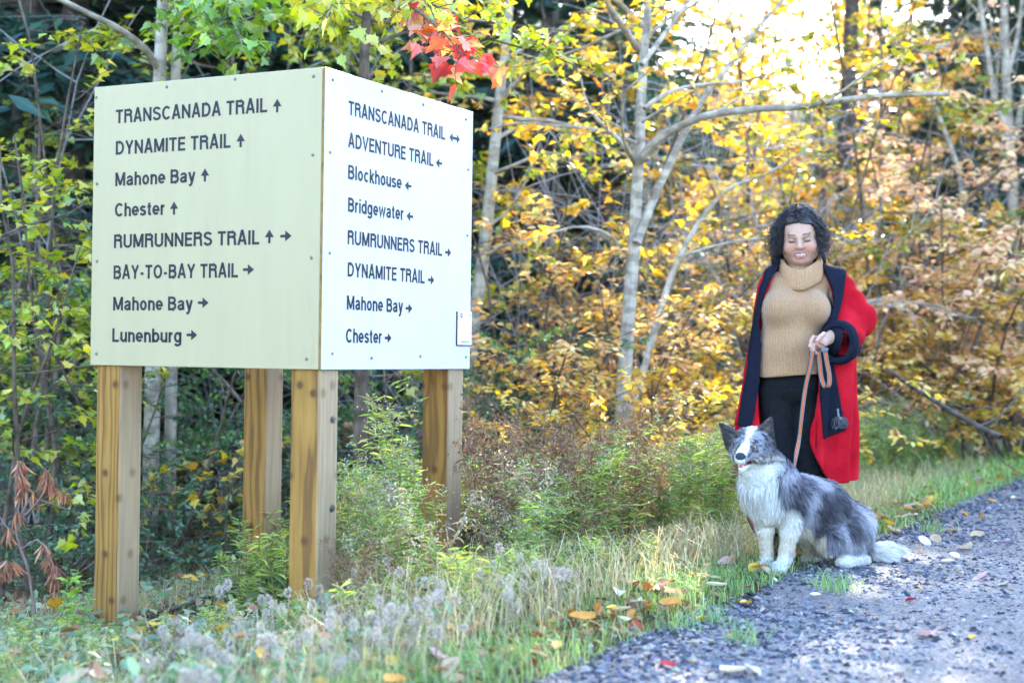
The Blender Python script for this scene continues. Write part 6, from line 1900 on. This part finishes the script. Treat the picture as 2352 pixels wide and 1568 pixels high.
# ------------------------------------------------------------------ the dog
def make_dog():
    rng = np.random.default_rng(55)
    p0 = gpt(1800, 1310, 0.0)
    root = empty('dog', (p0[0] + .1, p0[1] + .15, 0.0), 'blue merle dog with white chest and pricked ears sitting at the edge of the gravel', 'dog')
    D = lambda u, v, d: un(u, v, d)
    near = 6.70
    body = [
        ('e', D(1766, 1135, 6.78), (.100, .112, .12), None, .06),
        ('c', D(1775, 1135, 6.80), D(1880, 1165, 6.95), .118, .122, .06), ('c', D(1870, 1165, 6.95), D(1950, 1208, 7.06), .115, .112, .06),
        ('e', D(1940, 1225, 7.00), (.105, .11, .095), None, .05),
        ('c', D(1775, 1105, 6.77), D(1742, 1052, 6.70), .104, .080, .05),
        ('c', D(1745, 1110, 6.70), D(1735, 1080, 6.66), .075, .06, .05),
        # near thigh, knee, shank and hind foot
        ('c', D(1950, 1215, 6.95), D(1912, 1236, 6.86), .088, .062, .03), ('c', D(1912, 1240, 6.86), D(1968, 1278, 6.93), .050, .030, .03),
        ('c', D(1985, 1284, 6.96), D(1945, 1288, 6.86), .026, .028, .02), ('e', D(1940, 1290, 6.85), (.038, .045, .022), None, .02),
        # far thigh and foot
        ('c', D(1905, 1225, 7.14), D(1868, 1240, 7.10), .085, .055, .03), ('c', D(1868, 1245, 7.10), D(1890, 1275, 7.16), .045, .03, .03), ('e', D(1866, 1282, 7.09), (.05, .045, .024), None, .02),
        # belly
        ('c', D(1830, 1200, 6.90), D(1890, 1220, 6.98), .075, .075, .05),
        # front legs: near one (right in the picture), far one
        ('c', D(1822, 1165, 6.78), D(1814, 1215, 6.78), .062, .043, .03), ('c', D(1814, 1215, 6.78), D(1800, 1292, 6.74), .037, .030, .02), ('e', D(1789, 1302, 6.70), (.036, .048, .024), None, .02),
        ('c', D(1752, 1165, 6.82), D(1757, 1215, 6.82), .052, .038, .03), ('c', D(1757, 1215, 6.82), D(1762, 1288, 6.80), .034, .028, .02), ('e', D(1753, 1297, 6.77), (.034, .046, .023), None, .02),
    ]
    for k in range(4):                                             # toes
        body += [('e', D(1776 + 8 * k, 1306 + 1.2 * (k in (1, 2)), 6.655 + .006 * (k in (0, 3))), (.0105, .020, .014), None, .006),
                 ('e', D(1741 + 8 * k, 1301 + 1.2 * (k in (1, 2)), 6.725 + .006 * (k in (0, 3))), (.010, .019, .013), None, .006)]
    tail = [('c', D(1995, 1262, 7.08), D(2030, 1274, 7.10), .034, .042, .03), ('c', D(2030, 1274, 7.10), D(2062, 1262, 7.14), .040, .014, .03)]
    # head: frame looking out of the picture to the viewer's left
    hc = D(1723, 1024, 6.63)
    Rh = rot_xyz(RND(2), 0, RND(-24)) @ rot_xyz(0, RND(5), 0)
    hp = lambda x, y, z: hc + Rh @ np.array([x, y, z])
    head = [('e', hp(0, .02, .012), (.079, .083, .070), Rh, .03), ('e', hp(-.046, -.005, -.032), (.043, .057, .048), Rh, .03), ('e', hp(.046, -.005, -.032), (.043, .057, .048), Rh, .03),
            ('c', hp(0, -.045, -.016), hp(0, -.128, -.042), .044, .028, .03), ('e', hp(0, -.138, -.041), (.024, .019, .021), Rh, .012),
            ('c', hp(-.030, -.050, .018), hp(-.014, -.062, .012), .013, .013, .015), ('c', hp(.030, -.050, .018), hp(.014, -.062, .012), .013, .013, .015),
            ('c', hp(0, -.030, -.064), hp(0, -.105, -.090), .026, .0155, .02)]
    earL = (D(1671, 1030, 6.66), D(1708, 1000, 6.62), D(1656, 975, 6.60))
    earR = (D(1731, 992, 6.62), D(1776, 1020, 6.68), D(1770, 961, 6.62))
    ears = [('t', *earL, .0075, .02), ('t', *earR, .0075, .02), ('c', (earL[0] + earL[1]) / 2, (earL[0] + earL[1]) / 2 * .6 + earL[2] * .4, .022, .010, .02), ('c', (earR[0] + earR[1]) / 2, (earR[0] + earR[1]) / 2 * .6 + earR[2] * .4, .024, .010, .02)]
    mouth = ('c', hp(-.026, -.062, -.062), hp(-.001, -.130, -.066))
    def f_head(P):
        d = union(P, head)
        d = smin(d, union(P, ears), .014)
        for sx in (-1, 1):                                       # hollow of the ear turned to the front
            pass
        # the open mouth
        m = np.minimum(s_cone(P, hp(-.020, -.050, -.062), hp(-.012, -.125, -.066), .0075, .0095), s_cone(P, hp(.020, -.050, -.062), hp(.012, -.125, -.066), .0075, .0095))
        m = np.minimum(m, s_cone(P, hp(0, -.060, -.064), hp(0, -.13, -.067), .0085, .0095))
        d = np.maximum(d, -m)
        for sx in (-1, 1):
            d = -smin(-d, s_ell(P, hp(.034 * sx, -.061, .003), (.012, .010, .009), Rh), .006)
        return d
    def f_all(P):
        d = smin(union(P, body), union(P, tail), .02)
        d = smin(d, f_head(P), .035)
        return np.maximum(d, .002 - P[..., 2])
    def f_body(P):
        return np.maximum(smin(smin(union(P, body), union(P, tail), .02), union(P, head), .04), .002 - P[..., 2])
    # one grid for trunk and legs, a finer one for the head; the seam lies under the ruff
    lo = np.array([D(1640, 1320, 6.6)[0], 6.35, -.01]); hi = np.array([D(2090, 1200, 7.2)[0], 7.45, .80])
    cut_n = hp(0, 0, 0) - D(1775, 1105, 6.77); cut_n /= np.linalg.norm(cut_n)
    cut_p = D(1752, 1066, 6.72)
    V1, F1 = nets(lambda P: np.maximum(f_body(P), (P - cut_p) @ cut_n), lo, hi, .0085)
    V2, F2 = nets(lambda P: np.maximum(f_all(P), -((P - cut_p) @ cut_n) - .02), np.array([D(1640, 1100, 6.6)[0], 6.40, .30]), np.array([D(1810, 1100, 6.8)[0], 6.90, .80]), .0042)

    # ---- coat colours: large patches of the merle pattern
    WHT, GRY, DRK, CRM = np.array([.68, .655, .62]), np.array([.20, .192, .22]), np.array([.05, .047, .056]), np.array([.70, .60, .46])
    def coatcol(P):
        u, v, d = proj(P)
        n1 = vnoise(P, 26, 1); n2 = vnoise(P, 60, 2); n3 = vnoise(P, 120, 9); n4 = vnoise(P, 260, 12)
        col = GRY * (1.1 + .4 * n2 + .4 * n3 + .35 * n4)[:, None]
        dk = np.clip((n1 * .6 + .6 * n2 + .4 * n3 + .35 * n4 - .10) * 3.5, 0, 1)[:, None]
        col = col * (1 - dk) + DRK * dk
        lt = np.clip((-n1 * .8 - .3 * n2 - .25) * 2.5, 0, 1)[:, None]
        col = col * (1 - lt) + np.array([.44, .42, .45]) * lt
        # dark saddle drift over the ribs
        sd = np.exp(-(((u - 1915) / 55) ** 2 + ((v - 1150 - .45 * (u - 1915)) / 30) ** 2))[:, None] * np.clip(.7 + .5 * n1, 0, 1)[:, None]
        col = col * (1 - .75 * sd) + DRK * .75 * sd
        sd = np.exp(-(((u - 1975) / 30) ** 2 + ((v - 1228) / 16) ** 2))[:, None] * np.clip(.7 + .4 * n1, 0, 1)[:, None]
        col = col * (1 - .7 * sd) + DRK * .7 * sd
        rump = np.exp(-(((u - 1992) / 26) ** 2 + ((v - 1190) / 40) ** 2))[:, None] * .55
        col = col * (1 - rump) + np.array([.46, .45, .50]) * rump
        # white front: chest, forelegs, belly, ruff
        lim = np.interp(v, [1040, 1075, 1110, 1150, 1190, 1215, 1320], [1792, 1790, 1790, 1800, 1838, 1850, 1850]) + 14 * n1 + 5 * n2
        w = np.clip((lim - u) / 12, 0, 1)[:, None] * (v > 1055)[:, None]
        cr = WHT * (1 - .45 * np.clip((v - 1130) / 90, 0, 1)[:, None] * .8) + CRM * (.45 * np.clip((v - 1130) / 90, 0, 1)[:, None] * .8)
        col = col * (1 - w) + cr * w
        bl = np.clip((v - (1215 + 12 * n1)) / 12, 0, 1)[:, None] * (u < 1900)[:, None]
        col = col * (1 - bl) + CRM * .82 * bl
        ft = np.clip((v - 1274 - 3 * n1) / 5, 0, 1)[:, None]
        col = col * (1 - ft) + WHT * ft
        tl = np.clip((u - 1996 - 3 * n1) / 7, 0, 1)[:, None] * (v > 1240)[:, None]
        col = col * (1 - tl) + WHT * tl
        # white collar patch at the nape
        nk = np.exp(-(((u - 1782) / 9) ** 2 + ((v - 1042) / 26) ** 2))[:, None]
        col = col * (1 - nk) + WHT * nk
        return col
    def headcol(P):
        l = (P - hc) @ Rh
        n2 = vnoise(P, 90, 2); n3 = vnoise(P, 230, 9)
        x, y, z = l[:, 0], l[:, 1], l[:, 2]
        col = np.tile(GRY * 1.5, (len(P), 1)) * (1 + .25 * n3)[:, None]
        dk = np.clip((n2 * .6 + .8 * n3 - .15) * 4, 0, 1)[:, None]; col = col * (1 - dk) + DRK * dk
        # dark mask round the eyes and the ears, pale cheeks
        ch = np.clip((-.012 - z) / .02, 0, 1)[:, None] * np.clip((y + .10) / .04, 0, 1)[:, None]
        mott = np.clip(.45 + 1.3 * n3 + .6 * n2, 0, 1)[:, None]
        col = col * (1 - ch) + (np.array([.50, .46, .42]) * (.30 + .70 * mott)) * ch
        em = np.exp(-(((np.abs(x) - .036) / .020) ** 2 + ((z - .006) / .020) ** 2))[:, None] * (y < 0)[:, None]
        col = col * (1 - .75 * em) + np.array([.05, .045, .045]) * .75 * em
        ue = np.minimum(s_tri(P, *earL, .0), s_tri(P, *earR, .0)); ek = np.clip((.024 - ue) / .01, 0, 1)[:, None]
        ear = np.array([.085, .075, .078]) * (1 + .8 * n3 + .5 * n2)[:, None]
        inn = np.exp(-(s_cone(P, earR[0] * .55 + earR[1] * .45, earR[2] * .6 + earR[0] * .2 + earR[1] * .2, .0, .0) / .017) ** 2)[:, None] * (y < .09)[:, None]
        ear = ear * (1 - .75 * inn) + np.array([.32, .22, .18]) * .75 * inn
        col = col * (1 - ek) + ear * ek
        sid = np.clip((np.abs(x) - .058) / .012, 0, 1)[:, None] * (z > -.035)[:, None]
        col = col * (1 - .5 * sid) + DRK * .5 * sid
        # white blaze and muzzle
        bw = .014 + .010 * np.clip((-y - .06) / .05, 0, 1) + .012 * np.clip((z - .04) / .03, 0, 1)
        bw = bw * .85 + .005 * n3 + .003 * n2
        b = np.clip((bw - np.abs(x - .002)) / .008, 0, 1)[:, None] * (y < .03)[:, None]
        mz = np.clip((-.085 - y + .25 * (np.abs(x) < .02)*.05) / .012, 0, 1)[:, None] * (x < .022)[:, None]
        b = np.maximum(b, mz); jw = np.clip((-.068 - z) / .008, 0, 1)[:, None]
        b = np.maximum(b, jw)
        col = col * (1 - b) + WHT * 1.02 * b
        mth = np.minimum(np.minimum(s_cone(P, hp(-.020, -.050, -.062), hp(-.012, -.125, -.066), .0075, .0095), s_cone(P, hp(.020, -.050, -.062), hp(.012, -.125, -.066), .0075, .0095)), s_cone(P, hp(0, -.06, -.064), hp(0, -.13, -.067), .0085, .0095))
        inside = (mth < .0016)[:, None]
        col = np.where(inside, np.where((z < -.066)[:, None], np.array([.40, .09, .09]), np.array([.10, .025, .03])), col)
        nose = (s_ell(P, hp(0, -.144, -.034), (.0215, .018, .0175), Rh) < .002)[:, None]
        col = np.where(nose, np.array([.035, .035, .045]), col)
        return col
    C1 = coatcol(V1)
    hm = (((V2 - cut_p) @ cut_n) > .0)
    C2 = np.where(hm[:, None], headcol(V2), coatcol(V2))
    Vb, Fb, Cb = join_geo([(V1, F1, C1), (V2, F2, C2)])
    obj('body', Vb, Fb, vcol_mat('dog_skin', .8, .2), root, Cb, True)

    # ---- fur: fine tapered strands combed over the body
    def strands(V, F, n, colfn, length, lift, width, comb, keep):
        N = mesh_normals(V, F); A = np.linalg.norm(np.cross(V[F[:, 2]] - V[F[:, 0]], V[F[:, 3]] - V[F[:, 1]]), axis=1)
        f = F[rng.choice(len(F), n, p=A / A.sum())]; w = rng.dirichlet([1, 1, 1, 1], n)
        P = (V[f] * w[..., None]).sum(1); Nn = (N[f] * w[..., None]).sum(1); Nn /= np.linalg.norm(Nn, axis=1, keepdims=True) + 1e-9
        k = keep(P); P, Nn = P[k], Nn[k]; n = len(P)
        L = length(P) * (.6 + .7 * rng.random(n))
        cb = comb(P); cb = cb - (cb * Nn).sum(1, keepdims=True) * Nn; cb /= np.linalg.norm(cb, axis=1, keepdims=True) + 1e-6
        cl = np.stack([vnoise(P, 40, 21), vnoise(P, 40, 22), vnoise(P, 40, 23)], -1)
        d = cb + lift * Nn + .38 * cl + .16 * rng.normal(size=(n, 3)); d /= np.linalg.norm(d, axis=1, keepdims=True)
        s = np.cross(d, Nn + .5 * rng.normal(size=(n, 3))); s /= np.linalg.norm(s, axis=1, keepdims=True) + 1e-9
        wd = (width * (.7 + .6 * rng.random(n)))[:, None]
        m = P + d * (L * .5)[:, None]; e = P + d * L[:, None] - Nn * (.18 * L)[:, None] - np.array([0, 0, .22]) * L[:, None]
        Vs = np.stack([P - s * wd / 2, P + s * wd / 2, m + s * wd * .4, m - s * wd * .4, e], 1).reshape(-1, 3)
        o = (np.arange(n) * 5)[:, None]
        c = colfn(P) * (1 + .20 * rng.normal(size=(n, 1)))
        return Vs, [np.array([[0, 1, 2, 3]]) + o, np.array([[3, 2, 4]]) + o], np.repeat(np.clip(c, .01, .9), 5, axis=0)
    back = D(1960, 1230, 7.05) - D(1745, 1060, 6.7); back /= np.linalg.norm(back)
    def comb_b(P):
        u, v, d = proj(P)
        w = np.clip((u - 1790) / 60, 0, 1)[:, None]
        down = np.array([0, 0, -1.0]); c = back * .8 * w + down * (1.0 - .45 * w)
        tl = (u > 2006)[:, None] & (v > 1225)[:, None]
        return np.where(tl, np.array([1.0, .2, -.05]), c)
    def len_b(P):
        u, v, d = proj(P)
        L = np.full(len(P), .034)
        L = np.where((u < 1800) & (v > 1050) & (v < 1205), .044, L)             # chest ruff
        L = np.where((u > 1880) & (v > 1170) & (v < 1262), .042, L)             # breeches
        L = np.where((v > 1165) & (v <= 1205) & (u < 1850), .030, L); leg = (v > 1205) & (u < 1850); L = np.where(leg, .010 + .012 * (u > 1810), L)
        L = np.where(v > 1282, .011, L); L = np.where((v > 1262) & (u > 1850) & (u < 2003), .016, L)
        L = np.where((u > 2004) & (v > 1235), .060, L)
        return L
    g1 = strands(V1, F1, 62000, coatcol, len_b, .42, .0024, comb_b, lambda P: P[:, 2] > .004)
    def comb_h(P):
        l = (P - hc) @ Rh
        c = np.stack([.5 * np.sign(l[:, 0]) * np.clip(np.abs(l[:, 0]) / .05, 0, 1), np.full(len(P), 1.0), -.35 - 0 * l[:, 0]], -1) @ Rh.T
        e1 = s_tri(P, *earL, 0); e2 = s_tri(P, *earR, 0)
        c = np.where((e1 < .02)[:, None], earL[2] - (earL[0] + earL[1]) / 2, c); return np.where((e2 < .02)[:, None], earR[2] - (earR[0] + earR[1]) / 2, c)
    def len_h(P):
        l = (P - hc) @ Rh
        L = np.interp(l[:, 1], [-.13, -.06, 0, .04, .09], [.004, .007, .014, .026, .040])
        ear = np.minimum(s_tri(P, *earL, 0), s_tri(P, *earR, 0)) < .02
        return np.where(ear, .012, L)
    def keep_h(P):
        l = (P - hc) @ Rh
        k = s_ell(P, hp(0, -.144, -.034), (.0215, .018, .0175), Rh) > .003
        k &= np.minimum(s_ell(P, hp(-.034, -.064, .004), (.012, .012, .010), Rh), s_ell(P, hp(.034, -.064, .004), (.012, .012, .010), Rh)) > .001
        m = s_cone(P, hp(0, -.05, -.064), hp(0, -.13, -.067), .020, .016)
        return k & ~((m < .0) & (l[:, 2] > -.074) & (l[:, 2] < -.052)) & (((P - cut_p) @ cut_n) > -.01)
    hcf = lambda P: np.where((((P - cut_p) @ cut_n) > 0)[:, None], headcol(P), coatcol(P))
    g2 = strands(V2, F2, 22000, hcf, len_h, .30, .0017, comb_h, keep_h)
    V, F, C = join_geo([g1, g2])
    mf = vcol_mat('fur', .75, .25)
    fur = obj('fur', V, F, mf, root, C)

    # ---- eyes, teeth, tongue, nose shine, collar
    def ball(c, r, n=10):
        th = np.linspace(0, np.pi, n); ph = np.linspace(0, 2 * np.pi, 2 * n, endpoint=False)
        Pn = np.array([[np.sin(a) * np.cos(b), np.sin(a) * np.sin(b), np.cos(a)] for a in th for b in ph])
        i = np.arange(n - 1)[:, None] * 2 * n + np.arange(2 * n)[None]; j = np.arange(n - 1)[:, None] * 2 * n + (np.arange(2 * n)[None] + 1) % (2 * n)
        return c + r * Pn, np.stack([i, i + 2 * n, j + 2 * n, j], -1).reshape(-1, 4)
    me, nt, b = new_mat('dog_eye')
    at = nd(nt, 'ShaderNodeAttribute', attribute_name='Col'); nt.links.new(at.outputs[0], b.inputs['Base Color']); b.inputs['Roughness'].default_value = .08
    for sx, iris in ((-1, (.42, .42, .34)), (1, (.34, .26, .08))):
        c = hp(.0335 * sx, -.0595, .003); V, F = ball(c, .0118, 12)
        look = Rh @ np.array([.16 * sx, -1, .02]); look /= np.linalg.norm(look)
        dv = ((V - c) / .0118) @ look
        col = np.where((dv > .90)[:, None], (.01, .01, .01), np.where((dv > .62)[:, None], iris, np.array([.03, .025, .025])))
        obj('eye', V, F, me, root, col, True)
    tt = [ball(hp(sx * .009, -.128 + .004, -.0735), .0028, 6) for sx in (-1, 1)] + [ball(hp(x, -.134 + .02 * abs(x) / .01 * .3, -.0765), .002, 5) for x in np.linspace(-.006, .006, 4)]
    for V, F in tt[:2]: obj('tooth', V, F, plain_mat('tooth', (.75, .72, .62), .3), root, None, True)
    V, F = nets(lambda P: s_cone(P, hp(0, -.06, -.071), hp(0, -.120, -.0755), .012, .009), hp(0, -.09, -.073) - .06, hp(0, -.09, -.073) + .06, .004)
    obj('tongue', V, F, plain_mat('tongue', (.52, .17, .17), .35, .5), root, None, True)
    # dark collar, mostly sunk in the ruff
    cc = D(1760, 1078, 6.74); ax = cut_n; e1 = np.cross(ax, [0, 0, 1.0]); e1 /= np.linalg.norm(e1); e2 = np.cross(ax, e1)
    a = np.linspace(0, 6.283, 40)
    P = cc + .104 * np.cos(a)[:, None] * e1 + .100 * np.sin(a)[:, None] * e2
    V, F, C = ribbon(P, ax, .016, .003, [(1.0, (.03, .03, .06))])
    obj('collar', V, F, vcol_mat('collar_webbing', .7, .3), root, C)
    return root

make_dog()


# ------------------------------------------------------------------ the hazy backlit air of the woods
def make_haze():
    V, F = box(np.array([0, 30, 8.0]), 62, 54, 14.0)
    m = bpy.data.materials.new('haze'); m.use_nodes = True; nt = m.node_tree; nt.nodes.clear()
    out = nt.nodes.new('ShaderNodeOutputMaterial'); vol = nt.nodes.new('ShaderNodeVolumePrincipled')
    vol.inputs['Color'].default_value = (0.9, 0.93, 1.0, 1); vol.inputs['Density'].default_value = 0.0002; vol.inputs['Anisotropy'].default_value = 0.35
    nt.links.new(vol.outputs[0], out.inputs['Volume'])
    tag(obj('haze', V, F, m), 'thin bright haze hanging in the backlit woods', 'haze', kind='stuff')

make_haze()
